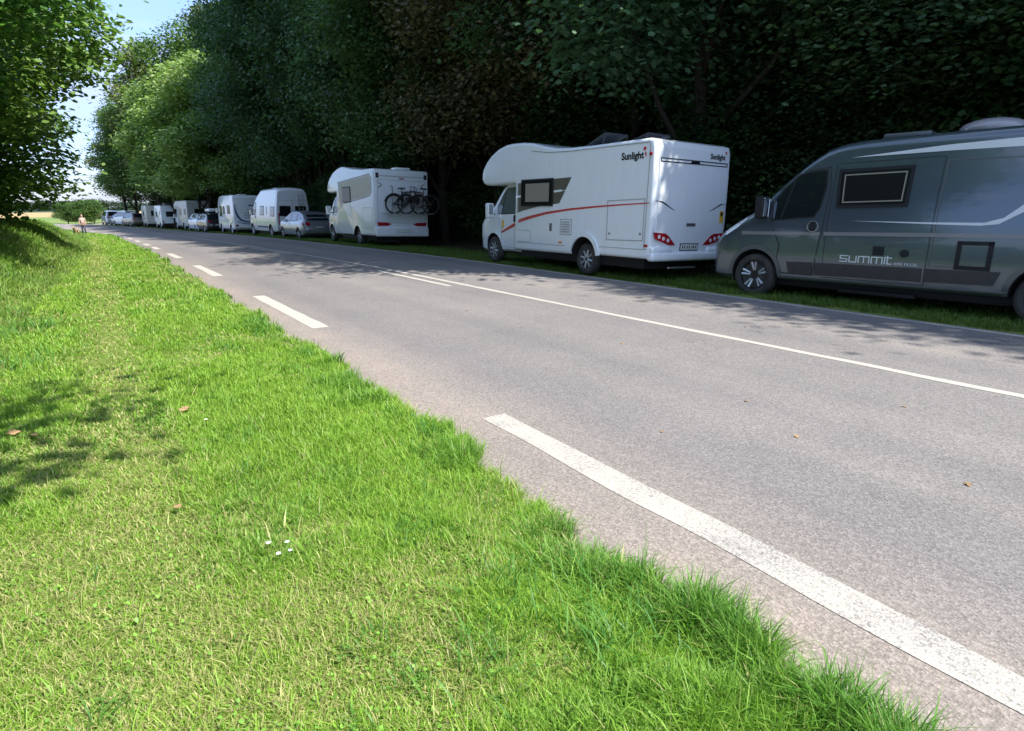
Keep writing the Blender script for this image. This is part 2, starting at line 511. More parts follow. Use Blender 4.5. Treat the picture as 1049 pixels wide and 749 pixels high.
def build_ground():
    us = np.concatenate([[-6000, -2500, -1000, -400, -160, -80, -45, -28, -18], np.arange(-12, 16, .2), [16.5, 17.5, 19, 22, 27, 35, 50, 90, 200, 600, 2000, 6000]])
    ys = np.concatenate([[-3000, -800, -250, -100, -60, -40], np.arange(-25, 60, .4), np.arange(60, 135, 1.5), [140, 150, 165, 185, 205, 240, 290, 350, 420, 520, 700, 900, 1000, 1080, 1150, 1220, 1300, 1400, 1500, 1700]])
    UU, YY = np.meshgrid(us, ys)
    XX = UU + csh(YY)
    ZZ = ground_z(XX, YY)
    nx, ny = len(us), len(ys)
    V = np.stack([XX, YY, ZZ], -1).reshape(-1, 3)
    i, j = np.meshgrid(np.arange(nx-1), np.arange(ny-1))
    a = (j*nx+i).ravel()
    F = np.stack([a, a+1, a+nx+1, a+nx], -1)
    me = np_mesh('ground', V, F.ravel(), np.full(len(F), 4), [M_VERGE, M_LITTER, M_DIRT, M_CROP, M_STUB, M_FARG], smooth=True)
    uc = (UU[:-1, :-1]+UU[1:, 1:])/2; yc = (YY[:-1, :-1]+YY[1:, 1:])/2; xc = (XX[:-1, :-1]+XX[1:, 1:])/2
    mi = np.zeros_like(uc, dtype=int)
    mi[(uc > 11.6)] = 1
    mi[(uc < -6) & (yc < 80)] = 1
    left = (xc < 30)
    mi[(yc > 104)] = 2
    mi[(yc > 118)] = 3
    mi[(yc > 215)] = 4
    mi[(yc > 420)] = 5
    me.polygons.foreach_set('material_index', mi.ravel().astype(np.int32))
    o = link(bpy.data.objects.new('ground', me)); tag(o, kind='structure')

def strip(name, y0, y1, uf0, uf1, z, mat, step=.5, nu=1, kind='structure', parent=None):
    n = max(2, int((y1-y0)/step)+1); ys = np.linspace(y0, y1, n)
    V = []
    for Y in ys:
        a, b = uf0(Y), uf1(Y)
        for k in range(nu+1):
            u = a+(b-a)*k/nu; V.append((u+float(csh(Y)), Y, float(fz(Y))+z))
    V = np.array(V); F = []
    for i in range(n-1):
        for k in range(nu):
            q = i*(nu+1)+k; F.append((q, q+1, q+nu+2, q+nu+1))
    F = np.array(F)
    me = np_mesh(name, V, F.ravel(), np.full(len(F), 4), mat, smooth=True)
    o = link(bpy.data.objects.new(name, me), parent); 
    if kind: tag(o, kind=kind)
    return o

def mat_asphalt():
    m, nt, out = new_mat('asphalt')
    v = objvec(nt)
    agg = N(nt, 'ShaderNodeTexVoronoi'); agg.inputs['Scale'].default_value = 95; nt.links.new(v, agg.inputs['Vector'])
    bw = nt.nodes.new('ShaderNodeRGBToBW'); nt.links.new(agg.outputs['Color'], bw.inputs[0])
    stones = ramp(nt, bw.outputs[0], [(.08, (.085, .082, .079)), (.45, (.178, .168, .160)), (.92, (.345, .327, .312))])
    fine = ramp(nt, noise(nt, 190, 3, .7, v), [(.3, (.12, .113, .107)), (.7, (.255, .241, .229))])
    c = mixc(nt, .5, stones, fine)
    # long bands worn by tyres, following the road
    tr = noise(nt, 1, 3, .5, objvec(nt, (.75, .02, 1)))
    c = mixc(nt, 1.0, c, ramp(nt, tr, [(.34, (.84, .84, .86)), (.52, (1.0, .99, .98)), (.66, (1.18, 1.14, 1.09))]), 'MULTIPLY')
    bl = noise(nt, .55, 6, .65, v)
    c = mixc(nt, 1.0, c, ramp(nt, bl, [(.3, (.90, .90, .91)), (.7, (1.10, 1.08, 1.06))]), 'MULTIPLY')
    # pale dusty margin by the left verge and the road edges
    g = nt.nodes.new('ShaderNodeNewGeometry'); sx = nt.nodes.new('ShaderNodeSeparateXYZ'); nt.links.new(g.outputs['Position'], sx.inputs[0])
    mr = N(nt, 'ShaderNodeMapRange'); nt.links.new(sx.outputs['X'], mr.inputs['Value'])
    mr.inputs['From Min'].default_value = 3.1; mr.inputs['From Max'].default_value = 2.2
    mx = nt.nodes.new('ShaderNodeMath'); mx.operation = 'MULTIPLY'; nt.links.new(mr.outputs[0], mx.inputs[0])
    nt.links.new(ramp(nt, noise(nt, 1.2, 5, .6, v), [(.3, (.55, .55, .55)), (.6, (1, 1, 1))]), mx.inputs[1])
    c = mixc(nt, mx.outputs[0], c, mixc(nt, 1.0, c, (1.22, 1.13, 1.06), 'MULTIPLY'))
    # scattered dark specks
    sp = N(nt, 'ShaderNodeTexVoronoi'); sp.inputs['Scale'].default_value = 9; nt.links.new(v, sp.inputs['Vector'])
    c = mixc(nt, ramp(nt, sp.outputs['Distance'], [(.035, (.75, .75, .75)), (.06, (0, 0, 0))]), c, (.07, .055, .045))
    # fine cracks, only here and there
    ck = N(nt, 'ShaderNodeTexVoronoi'); ck.feature = 'DISTANCE_TO_EDGE'; ck.inputs['Scale'].default_value = .55
    wv = nt.nodes.new('ShaderNodeVectorMath'); wv.operation = 'ADD'; nw = N(nt, 'ShaderNodeTexNoise'); nw.inputs['Scale'].default_value = 2.5; nw.inputs['Detail'].default_value = 5
    nt.links.new(v, nw.inputs['Vector']); nt.links.new(v, wv.inputs[0]); nt.links.new(nw.outputs['Color'], wv.inputs[1]); nt.links.new(wv.outputs[0], ck.inputs['Vector'])
    cm = nt.nodes.new('ShaderNodeMath'); cm.operation = 'MULTIPLY'
    nt.links.new(ramp(nt, ck.outputs['Distance'], [(.0, (.55, .55, .55)), (.006, (0, 0, 0))]), cm.inputs[0])
    nt.links.new(ramp(nt, noise(nt, .35, 3, .5, v), [(.5, (0, 0, 0)), (.62, (1, 1, 1))]), cm.inputs[1])
    c = mixc(nt, cm.outputs[0], c, (.06, .055, .05))
    p = N(nt, 'ShaderNodeBsdfPrincipled'); p.inputs['Roughness'].default_value = .86; p.inputs['Specular IOR Level'].default_value = .3
    nt.links.new(c, p.inputs['Base Color'])
    bp = N(nt, 'ShaderNodeBump'); bp.inputs['Strength'].default_value = .55; bp.inputs['Distance'].default_value = .004
    nt.links.new(agg.outputs['Distance'], bp.inputs['Height']); nt.links.new(bp.outputs[0], p.inputs['Normal'])
    nt.links.new(p.outputs[0], out.inputs[0]); return m

def mat_paint(wear):
    """thermoplastic line: worn paint shows the stones through"""
    m, nt, out = new_mat('road_paint'); v = objvec(nt)
    agg = N(nt, 'ShaderNodeTexVoronoi'); agg.inputs['Scale'].default_value = 95; nt.links.new(v, agg.inputs['Vector'])
    bw = nt.nodes.new('ShaderNodeRGBToBW'); nt.links.new(agg.outputs['Color'], bw.inputs[0])
    stones = ramp(nt, bw.outputs[0], [(.1, (.17, .16, .15)), (.9, (.40, .375, .35))])
    ad = nt.nodes.new('ShaderNodeMath'); ad.operation = 'ADD'
    nt.links.new(noise(nt, 75, 4, .8, v), ad.inputs[0]); 
    m2 = nt.nodes.new('ShaderNodeMath'); m2.operation = 'MULTIPLY'; m2.inputs[1].default_value = .55
    nt.links.new(noise(nt, 1.6, 3, .6, v), m2.inputs[0]); nt.links.new(m2.outputs[0], ad.inputs[1])
    f = ramp(nt, ad.outputs[0], [(wear, (1, 1, 1)), (wear+.10, (0, 0, 0))])
    white = ramp(nt, noise(nt, 60, 4, .7, v), [(.3, (.37, .34, .285)), (.7, (.51, .475, .41))])
    c = mixc(nt, f, white, stones)
    p = N(nt, 'ShaderNodeBsdfPrincipled'); p.inputs['Roughness'].default_value = .75
    nt.links.new(c, p.inputs['Base Color'])
    bp = N(nt, 'ShaderNodeBump'); bp.inputs['Strength'].default_value = .5; bp.inputs['Distance'].default_value = .004
    nt.links.new(agg.outputs['Distance'], bp.inputs['Height']); nt.links.new(bp.outputs[0], p.inputs['Normal'])
    nt.links.new(p.outputs[0], out.inputs[0]); return m

build_ground()
ASPH = mat_asphalt(); PAINT = mat_paint(.58); PAINTW = mat_paint(.71)
def ragged(base, amp, seed):
    r = np.random.default_rng(seed); ph = r.uniform(0, 6.28, 12); fr = r.uniform(.6, 9, 12)
    return lambda Y: float(base(Y)) + amp*sum(math.sin(fr[k]*Y+ph[k])/(1+fr[k]*.6) for k in range(12))
strip('road', -45, 175, lambda Y: ui(UL, Y)-.24, ragged(lambda Y: ui(UE, Y)+.02, .02, 3), 0, ASPH, step=.25, nu=4)
LW = .105; _sd = 100
def dash(y0, y1, uf, hw, mat, z=.004):
    global _sd; _sd += 1
    strip('road_marking', y0, y1, ragged(lambda Y: uf(Y)-hw, .008, _sd), ragged(lambda Y: uf(Y)+hw, .008, _sd+50), z-.001, mat, step=.06 if y0 < 12 else .3)
dash(.15, 3.88, lambda Y: 2.335+.018*Y, .098, PAINTW)
for a, b in ((8.25, 11.97), (16.07, 19.5), (22.9, 25.85), (29.5, 31.9), (33.8, 36.4), (39.6, 42.2), (46, 48.6), (52, 55), (58, 61), (66, 69), (74, 77)):
    dash(a, b, lambda Y: ui(UDS, Y), LW, PAINT)
dash(-8, -3.6, lambda Y: ui(UDS, Y)-.05, LW, PAINTW)
dash(-20, 95, lambda Y: ui(UC, Y), .054, PAINT)
dash(11.1, 14.9, lambda Y: ui(UC, Y)-.33, .055, PAINT)
dash(22.2, 27.6, lambda Y: ui(UC, Y)-.26, .055, PAINT)
dash(-20, 95, lambda Y: ui(UR, Y), .055, PAINTW)

# ------------------------------------------------------------------ foliage materials
def mat_leaf(name, tr=.35, tint=(1, 1, 1), rough=.5, spec=.3):
    m, nt, out = new_mat(name)
    at = N(nt, 'ShaderNodeAttribute'); at.attribute_name = 'Col'
    c = mixc(nt, 1.0, at.outputs['Color'], tint, 'MULTIPLY')
    p = N(nt, 'ShaderNodeBsdfPrincipled'); p.inputs['Roughness'].default_value = rough; p.inputs['Specular IOR Level'].default_value = spec
    nt.links.new(c, p.inputs['Base Color'])
    t = N(nt, 'ShaderNodeBsdfTranslucent')
    nt.links.new(mixc(nt, 1.0, c, (1.05, 1.25, .55), 'MULTIPLY'), t.inputs['Color'])
    mx = nt.nodes.new('ShaderNodeMixShader'); mx.inputs[0].default_value = tr
    nt.links.new(p.outputs[0], mx.inputs[1]); nt.links.new(t.outputs[0], mx.inputs[2]); nt.links.new(mx.outputs[0], out.inputs[0])
    return m
LEAF = mat_leaf('tree_leaves', .38)
GRASSM = mat_leaf('grass_blades', .42, rough=.45)
BARK = mat_simple('bark', [(.3, (.03, .024, .018)), (.7, (.065, .052, .04))], 6, 40, [(.3, (.02, .017, .013)), (.7, (.075, .06, .05))])
STRAWM = M('dry_straw', (.42, .34, .2), .8)

# ------------------------------------------------------------------ grass
def vnoise(X, Y, s, seed):
    """smooth value noise"""
    r = np.random.default_rng(seed); G = r.random((256, 256))
    x = X/s+100; y = Y/s+100; xi = np.floor(x).astype(int); yi = np.floor(y).astype(int); fx = x-xi; fy = y-yi
    fx = fx*fx*(3-2*fx); fy = fy*fy*(3-2*fy)
    g = lambda a, b: G[a % 256, b % 256]
    return (g(xi, yi)*(1-fx)+g(xi+1, yi)*fx)*(1-fy)+(g(xi, yi+1)*(1-fx)+g(xi+1, yi+1)*fx)*fy
def fbm(X, Y, s, seed): return .5*vnoise(X, Y, s, seed)+.3*vnoise(X, Y, s*.45, seed+1)+.2*vnoise(X, Y, s*.2, seed+2)

def blades(name, X, Y, h, w, lean, col, mat, curl=1.0, zoff=0):
    n = len(X)
    Z = np.maximum(ground_z(X, Y), np.where((X-csh(Y) > 1.2) & (X-csh(Y) < 2.1), fz(Y), -99)) - .008 + zoff
    az = rng.uniform(0, 2*PI, n); fa = az + rng.normal(PI/2, .5, n)
    T = np.array([0, .38, .72, 1.0]); WF = np.array([1, .85, .55, .0])
    dx, dy = np.cos(az), np.sin(az); wx, wy = np.cos(fa), np.sin(fa)
    V = np.empty((n, 7, 3), np.float32); k = 0
    for t, wf in zip(T, WF):
        out = h*lean*(t**1.8)*curl; zz = h*t*np.sqrt(np.clip(1-(lean*t*.75)**2, .08, 1))
        px, py, pz = X+dx*out, Y+dy*out, Z+zz
        if wf > 0:
            for s_ in (-1, 1):
                V[:, k, 0] = px+wx*w*wf*.5*s_; V[:, k, 1] = py+wy*w*wf*.5*s_; V[:, k, 2] = pz; k += 1
        else:
            V[:, k, 0] = px; V[:, k, 1] = py; V[:, k, 2] = pz; k += 1
    b = (np.arange(n)*7)[:, None]
    F = (b + np.array([0, 1, 3, 2, 2, 3, 5, 4, 4, 5, 6])).ravel()
    LT = np.tile([4, 4, 3], n)
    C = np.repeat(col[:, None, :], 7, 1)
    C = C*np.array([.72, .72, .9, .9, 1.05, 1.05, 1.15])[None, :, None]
    return np_mesh(name, V.reshape(-1, 3), F, LT, mat, cols=C.reshape(-1, 3))

def edge_u(Y): return ui(UL, Y) + .05*np.sin(Y*2.1)+.035*np.sin(Y*5.3+1)+.03*np.sin(Y*11.7) + .022*np.sin(Y*23.1+2) + .018*np.sin(Y*41+1) - .03

def straw_mask(X, Y):
    path = np.exp(-((X-(-.02+.008*Y))/.33)**2)*(.35+.9*fbm(X, Y, 1.3, 5))
    pts = fbm(X, Y, .8, 31)
    m = np.clip((pts-.50)*5, 0, 1)*.75 + np.clip(path-.2, 0, 1)*1.35
    nearleft = np.clip(1-(Y-2)/4, 0, 1)*np.clip(1-(X-.2)/1.0, 0, 1)*.3
    for px_, py_, r_ in ((.54, 2.30, .12), (.30, 2.15, .22), (-.25, 2.5, .3), (-.1, 3.3, .25), (.45, 3.15, .12), (-.35, 5.0, .35), (.1, 4.3, .25), (.75, 1.9, .16)):
        m = m + .9*np.exp(-((X-px_)**2+((Y-py_)*.7)**2)/(r_*r_))*vnoise(X, Y, .07, 88)*1.5
    return np.clip(m+nearleft*fbm(X, Y, .5, 77)*1.8, 0, 1)

def build_grass():
    parts = []
    # candidates in polar density
    def sample(n, d0, d1, p, xr):
        # density per unit length along Y proportional to Y^-p
        u = rng.random(n); a = 1-p
        Yv = (d0**a+u*(d1**a-d0**a))**(1/a)
        Xv = rng.uniform(xr[0], xr[1], n)
        return Xv, Yv
    X, Y = sample(640000, .45, 70, 1.35, (-2.3, 2.05))
    X2, Y2 = sample(420000, .45, 7, 1.1, (-2.0, 2.05)); X = np.concatenate([X, X2]); Y = np.concatenate([Y, Y2])
    keep = (X+0*Y < edge_u(Y)+rng.normal(0, .018, len(X))+csh(Y))
    X, Y = X[keep], Y[keep]
    d = np.sqrt(X**2+Y**2+1.2)
    sm = straw_mask(X, Y)
    tall = fbm(X, Y, .55, 9); nearedge = np.clip(1-(edge_u(Y)-X)/.55, 0, 1)
    tuft = np.clip((tall-.50)*5, 0, 1)
    clump = np.clip((fbm(X, Y, .22, 19)-.47)*5, 0, 1)
    h = .030+.036*rng.random(len(X)) + .100*tuft*(1-sm)*rng.random(len(X))*(.35+nearedge*1.15) + .05*nearedge*rng.random(len(X)) + .045*clump*rng.random(len(X))**2 + .09*(rng.random(len(X)) < .012)
    ditch = np.clip((-.9-X)/.7, 0, 1)
    h += ditch*.16*rng.random(len(X))
    h *= (1-.38*sm)
    keep = rng.random(len(X)) > sm*.22
    X, Y, d, sm, h, tuft, nearedge, ditch = [q[keep] for q in (X, Y, d, sm, h, tuft, nearedge, ditch)]
    w = (.0028+.0022*rng.random(len(X)) + .007*(.25+tuft)*rng.random(len(X))**4)*np.maximum(1, d/3.2)**.85
    h = h*np.maximum(1, d/14)**.35
    lean = np.clip(rng.normal(.62, .28, len(X)) + sm*.5*rng.random(len(X)), .05, 1.3)
    g1 = np.array([.200, .350, .040]); g2 = np.array([.310, .480, .070]); g3 = np.array([.080, .230, .045]); st = np.array([.50, .48, .20])
    a = fbm(X, Y, .9, 21)[:, None]; rnd = rng.random((len(X), 1))
    col = g1*(1-a)+g2*a
    col = col*(1-.75*(tuft*np.maximum(nearedge, .35))[:, None])+g3*.75*(tuft*np.maximum(nearedge, .35))[:, None]
    col = col*(1-.35*ditch[:, None])+g3*.35*ditch[:, None]
    isst = (rng.random(len(X)) < sm*.5+.03)[:, None]
    col = np.where(isst, st*(.6+.6*rnd), col*(.72+.55*rnd))
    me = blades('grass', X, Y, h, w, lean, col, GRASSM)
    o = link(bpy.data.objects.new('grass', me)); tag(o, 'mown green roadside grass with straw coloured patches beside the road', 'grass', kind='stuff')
    # longer tufts, mostly beside the asphalt
    tx, ty, th_, tw = [], [], [], []
    r2 = random.Random(4)
    spots = [(1.80, 3.75, 150, .15, .10), (1.62, 3.5, 90, .12, .10), (1.52, 1.75, 150, .17, .13), (1.58, 1.45, 150, .16, .12), (1.35, 1.45, 130, .17, .14), (1.72, 2.2, 120, .14, .10), (1.60, .95, 140, .16, .12), (1.2, 1.9, 110, .15, .15), (.95, 1.6, 100, .13, .14), (1.1, 2.6, 70, .12, .12), (.7, 4.4, 60, .10, .12), (1.75, 5.2, 90, .13, .12), (1.82, 6.6, 90, .14, .14), (1.8, 8.3, 120, .15, .25), (1.1, 7.5, 60, .10, .2), (-.7, 8, 120, .18, .35), (-.85, 10.5, 160, .2, .4), (-.3, 9.5, 60, .12, .2)]
    for k in range(46): yy = .8*(24/.8)**r2.random(); spots.append((float(edge_u(yy))-.06-.22*r2.random()**2, yy, 45, .08+.07*r2.random(), .07+.012*yy))
    for k in range(60): yy = 1.2*(20/1.2)**r2.random(); spots.append((r2.uniform(-1.0, 1.7), yy, 26, .06+.06*r2.random(), .05+.01*yy))
    for sx_, sy_, n_, hh, sp in spots:
        tx.append(rng.normal(sx_, sp*.55, n_)); ty.append(rng.normal(sy_, sp*.8, n_)); th_.append(hh*(.45+.75*rng.random(n_))); tw.append(np.full(n_, 1.0))
    tx, ty, th_ = map(np.concatenate, (tx, ty, th_)); k_ = tx < edge_u(ty)-.01; tx, ty, th_ = tx[k_], ty[k_], th_[k_]; n_ = len(tx)
    rnd = rng.random((n_, 1)); cc = (np.array([.075, .22, .045])*(1-rnd)+np.array([.17, .34, .06])*rnd)
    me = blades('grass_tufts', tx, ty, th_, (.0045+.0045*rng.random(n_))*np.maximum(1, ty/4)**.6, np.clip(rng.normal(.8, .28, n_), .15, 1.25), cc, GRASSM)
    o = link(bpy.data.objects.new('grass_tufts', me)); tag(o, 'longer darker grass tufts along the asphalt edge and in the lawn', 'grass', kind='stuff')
    # clover and broad leaves low in the turf
    X, Y = sample(9000, 1.0, 14, 1.4, (-2.0, 1.7)); keep = fbm(X, Y, .35, 55) > .57-.12*(X < .3); X, Y = X[keep], Y[keep]
    n = len(X); r_ = (.004+.006*rng.random(n))*np.maximum(1, np.sqrt(X**2+Y**2)/4)**.7
    Z = ground_z(X, Y)+.012+.022*rng.random(n)
    ang = rng.uniform(0, 2*PI, n); nt_ = rng.normal(0, .35, (n, 2))
    V = np.empty((n, 6, 3), np.float32)
    for k in range(6):
        a_ = ang+k*PI/3; rr = r_*(1 if k % 2 else .8)
        V[:, k, 0] = X+np.cos(a_)*rr; V[:, k, 1] = Y+np.sin(a_)*rr; V[:, k, 2] = Z+(np.cos(a_)*nt_[:, 0]+np.sin(a_)*nt_[:, 1])*rr
    C = np.array([.22, .42, .07])[None, None, :]*(.6+.8*rng.random((n, 1, 1)))*np.ones((1, 6, 1))
    me = np_mesh('clover', V.reshape(-1, 3), np.arange(n*6), np.full(n, 6), GRASSM, cols=C.reshape(-1, 3))
    o = link(bpy.data.objects.new('clover', me)); tag(o, 'small round clover leaves spread low through the mown grass', 'clover', kind='stuff')
    n = 2600; Yv = .5*(30/.5)**rng.random(n); Xv = edge_u(Yv)+np.abs(rng.normal(0, .10, n))-.02
    s_ = (.0015+.0045*rng.random(n)**2)*np.maximum(1, Yv/5)**.5; V = np.empty((n, 6, 3), np.float32); Z = fz(Yv)
    for k, (a, b, c_) in enumerate(((1, 0, .4), (0, 1, .5), (-1, 0, .4), (0, -1, .3), (0, 0, 1.1), (0, 0, -.2))):
        V[:, k, 0] = Xv+a*s_*(.7+.6*rng.random(n)); V[:, k, 1] = Yv+b*s_*(.7+.6*rng.random(n)); V[:, k, 2] = Z+c_*s_
    F = np.array([0, 1, 4, 1, 2, 4, 2, 3, 4, 3, 0, 4]); F = (F[None]+(np.arange(n)*6)[:, None]).ravel()
    C = np.repeat((np.array([.24, .19, .15])*(.35+1.1*rng.random((n, 1))))[:, None, :], 6, 1).reshape(-1, 3)
    gm, gnt, gout = new_mat('grit'); ga = N(gnt, 'ShaderNodeAttribute'); ga.attribute_name = 'Col'; gp = N(gnt, 'ShaderNodeBsdfPrincipled'); gp.inputs['Roughness'].default_value = .9
    gnt.links.new(ga.outputs['Color'], gp.inputs['Base Color']); gnt.links.new(gp.outputs[0], gout.inputs[0])
    me = np_mesh('grit', V.reshape(-1, 3), F, np.full(n*4, 3), gm, cols=C)
    o = link(bpy.data.objects.new('grit', me)); tag(o, 'loose grit lying along the grass edge of the asphalt', 'grit', kind='stuff')
    # bank and ditch weeds on the left
    n = 220000
    u = rng.random(n); Yv = 5*(64/5.)**u; Xv = -.9+.07*np.clip(Yv-12, 0, 18)*.8-rng.random(n)**1.2*5.5
    a = fbm(Xv, Yv, 1.2, 61)[:, None]; rnd = rng.random((n, 1)); d = np.sqrt(Xv**2+Yv**2)
    h = (.08+.20*rng.random(n)*fbm(Xv, Yv, 1.0, 62)*1.6)*np.clip((.07*np.clip(Yv-12, 0, 18)*.8-Xv-.6)/.8, .3, 1)
    w = (.004+.008*rng.random(n))*np.maximum(1, d/5)**.8
    col = np.array([.09, .21, .04])*(1-a)+np.array([.28, .40, .08])*a
    strw = rng.random(n)[:, None] < .10
    col = np.where(strw, np.array([.32, .29, .14]), col)*(.65+.6*rnd)
    me = blades('bank_weeds', Xv, Yv, h, w, np.clip(rng.normal(.6, .3, n), .1, 1.3), col, GRASSM)
    o = link(bpy.data.objects.new('bank_weeds', me)); tag(o, 'rough grass and weeds on the sloping left bank', 'weeds', kind='stuff')
    # right verge under the vehicles
    n = 190000
    Yv = -3+rng.random(n)**1.35*75; uu = ui(UE, Yv)+rng.random(n)**1.3*3.0; Xv = uu+csh(Yv)
    keep = uu > ui(UE, Yv)+.06*np.sin(Yv*3)+.05*np.sin(Yv*7.7)+.02
    keep &= rng.random(n) < np.clip(1.25-.42*(uu-ui(UE, Yv)), .1, 1)
    Xv, Yv, uu = Xv[keep], Yv[keep], uu[keep]; n = len(Xv); d = np.sqrt(Xv**2+Yv**2)
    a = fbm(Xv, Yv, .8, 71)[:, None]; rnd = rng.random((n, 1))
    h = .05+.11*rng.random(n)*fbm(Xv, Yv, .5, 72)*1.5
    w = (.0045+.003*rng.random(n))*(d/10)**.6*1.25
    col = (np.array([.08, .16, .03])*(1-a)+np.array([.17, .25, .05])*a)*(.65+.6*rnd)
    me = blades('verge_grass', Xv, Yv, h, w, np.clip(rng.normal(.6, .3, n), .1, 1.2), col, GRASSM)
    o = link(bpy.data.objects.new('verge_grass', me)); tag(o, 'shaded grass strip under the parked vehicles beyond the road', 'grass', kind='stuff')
    # far verge past the bend
    n = 60000; Yv = rng.uniform(55, 104, n); Xv = rng.uniform(-22, 3, n)
    keep = Xv < edge_u(Yv)+csh(Yv); Xv, Yv = Xv[keep], Yv[keep]; n = len(Xv)
    col = (np.array([.15, .27, .035])*(.7+.5*rng.random((n, 1))))
    me = blades('far_grass', Xv, Yv, .05+.07*rng.random(n), .03+.03*rng.random(n), np.full(n, .6), col, GRASSM)
    o = link(bpy.data.objects.new('far_grass', me)); tag(o, 'distant bright grass verge where the road bends left', 'grass', kind='stuff')
build_grass()
# ------------------------------------------------------------------ trees
def crown_mesh(name, blobs, nclus, nleaf, leaf, cols, twig=.3, shell=.30, droop=.2, lobed=False, tiltsd=.55):
    """leaf faces gathered in sprays over the outside of several lumps"""
    bl = np.array(blobs, float)
    area = (bl[:, 3]*bl[:, 4]+bl[:, 3]*bl[:, 5]+bl[:, 4]*bl[:, 5]); area /= area.sum()
    bi = rng.choice(len(bl), nclus, p=area)
    d = rng.normal(size=(nclus, 3)); d /= np.linalg.norm(d, axis=1)[:, None]
    rr = 1-np.abs(rng.normal(0, shell, nclus)); rr = np.clip(rr, .25, 1.05)
    rr *= 1+.12*np.sin(d[:, 0]*7+bi)*np.cos(d[:, 2]*6+bi*2)
    c = bl[bi, :3]+d*rr[:, None]*bl[bi, 3:6]
    # drop sprays that lie deep inside another lump
    deep = np.zeros(nclus, bool)
    for b in bl:
        q = ((c-b[:3])/b[3:6]); deep |= (q*q).sum(1) < .30
    c = c[~deep]; d = d[~deep]; bi = bi[~deep]; n = len(c)
    tone = rng.random(n)*.6+.4*rng.random(len(bl))[bi]
    m = nleaf; P = np.repeat(c, m, 0); D = np.repeat(d, m, 0); T = np.repeat(tone, m)
    off = rng.normal(size=(n*m, 3))*twig; off[:, 2] *= .38
    rad = np.linalg.norm(off[:, :2], axis=1); off[:, 2] -= droop*rad
    P = P+off+D*.1
    k = n*m
    az = rng.uniform(0, 2*PI, k)
    nz = np.stack([rng.normal(0, tiltsd, k)+D[:, 0]*.35, rng.normal(0, tiltsd, k)+D[:, 1]*.35, np.ones(k)*.9], 1)
    nz /= np.linalg.norm(nz, axis=1)[:, None]
    ax = np.stack([np.cos(az), np.sin(az), np.zeros(k)], 1); ax -= nz*(ax*nz).sum(1)[:, None]; ax /= np.linalg.norm(ax, axis=1)[:, None]
    ay = np.cross(nz, ax); s = leaf*(.6+.7*rng.random(k))
    if lobed: shape = [(-.5, 0, 0), (-.28, .42, .03), (.02, .30, .0), (.12, .50, -.05), (.28, .2, 0), (.55, 0, -.08), (.28, -.2, 0), (.12, -.50, -.05), (.02, -.30, 0), (-.28, -.42, .03)]
    else: shape = [(-.5, 0, 0), (-.1, .30, .02), (.30, .2, .0), (.5, 0, -.06), (.30, -.2, 0), (-.1, -.30, .02)]
    q = len(shape); V = np.empty((k, q, 3), np.float32)
    for i, (a, b, cc) in enumerate(shape): V[:, i] = P+ax*(a*s)[:, None]+ay*(b*s)[:, None]+nz*(cc*s)[:, None]
    cols = np.array(cols, float); t = T*(len(cols)-1); lo = np.floor(t).astype(int).clip(0, len(cols)-2); fr = (t-lo)[:, None]
    Cc = cols[lo]*(1-fr)+cols[lo+1]*fr; Cc = Cc*(.7+.6*rng.random((k, 1)))
    C = np.repeat(Cc[:, None, :], q, 1).reshape(-1, 3)
    return np_mesh(name, V.reshape(-1, 3), np.arange(k*q), np.full(k, q), LEAF, cols=C)

def make_blobs(h, r, base, n, seed, squash=1.0, lobe=.42, lean=(0, 0)):
    r_ = random.Random(seed); out = []
    for i in range(n):
        t = (i+.5)/n; z = base + (h-base)*(t**.9)
        env = r*math.sin(PI*min(1, .18+.8*t))**.7
        a = i*2.4+r_.random(); ro = env*(.45+.35*r_.random())
        b = r*lobe*(.8+.5*r_.random())*(1-.25*t)
        out.append((math.cos(a)*ro+lean[0]*t, math.sin(a)*ro+lean[1]*t, z, b, b, b*.72*squash))
    for q in range(4):
        a = r_.random()*6.28; ro = r*(.85+.25*r_.random()); out.append((math.cos(a)*ro, math.sin(a)*ro, base+(h-base)*(.12+.5*r_.random()), r*.2, r*.2, r*.1))
    out.append((0, 0, (base+h)/2, r*.45, r*.45, (h-base)*.38))
    return out

def trunk_mesh(h, r0, blobs, seed, base_h=0, bend=.3):
    r_ = random.Random(seed); bm = bmesh.new(); pts = []; rad = []
    n = 7; bx, by = r_.uniform(-bend, bend), r_.uniform(-bend, bend)
    for i in range(n):
        t = i/(n-1); pts.append((bx*t*t+.1*math.sin(t*5+seed), by*t*t+.08*math.sin(t*4), -.2+t*h*.86)); rad.append(r0*(1-.82*t)*(1.25 if i == 0 else 1))
    bm_tube(bm, pts, rad, 9)
    for b in blobs[:-1]:
        t = max(.12, min(.8, (b[2]-b[5]*1.2)/(h*.86)-.12)); i = t*(n-1); k = int(i); f = i-k
        p0 = Vector(pts[k]).lerp(Vector(pts[min(k+1, n-1)]), f); p1 = Vector(b[:3]); r = r0*(1-.82*t)*.55
        mid = p0.lerp(p1, .5)+Vector((r_.uniform(-.3, .3), r_.uniform(-.3, .3), -.15*(p1-p0).length*.3))
        bm_tube(bm, [p0, mid, p1], [r, r*.6, r*.2], 6)
        for q in range(3):
            p2 = p1+Vector((r_.uniform(-1, 1)*b[3], r_.uniform(-1, 1)*b[4], r_.uniform(-.5, .8)*b[5]))*.8
            bm_tube(bm, [p0.lerp(p1, .65), p1.lerp(p2, .5)+Vector((0, 0, .1)), p2], [r*.35, r*.2, r*.08], 4, cap=False)
    me = bpy.data.meshes.new('trunk'); bm.normal_update(); bm.to_mesh(me); bm.free(); me.materials.append(BARK)
    for p in me.polygons: p.use_smooth = True
    return me

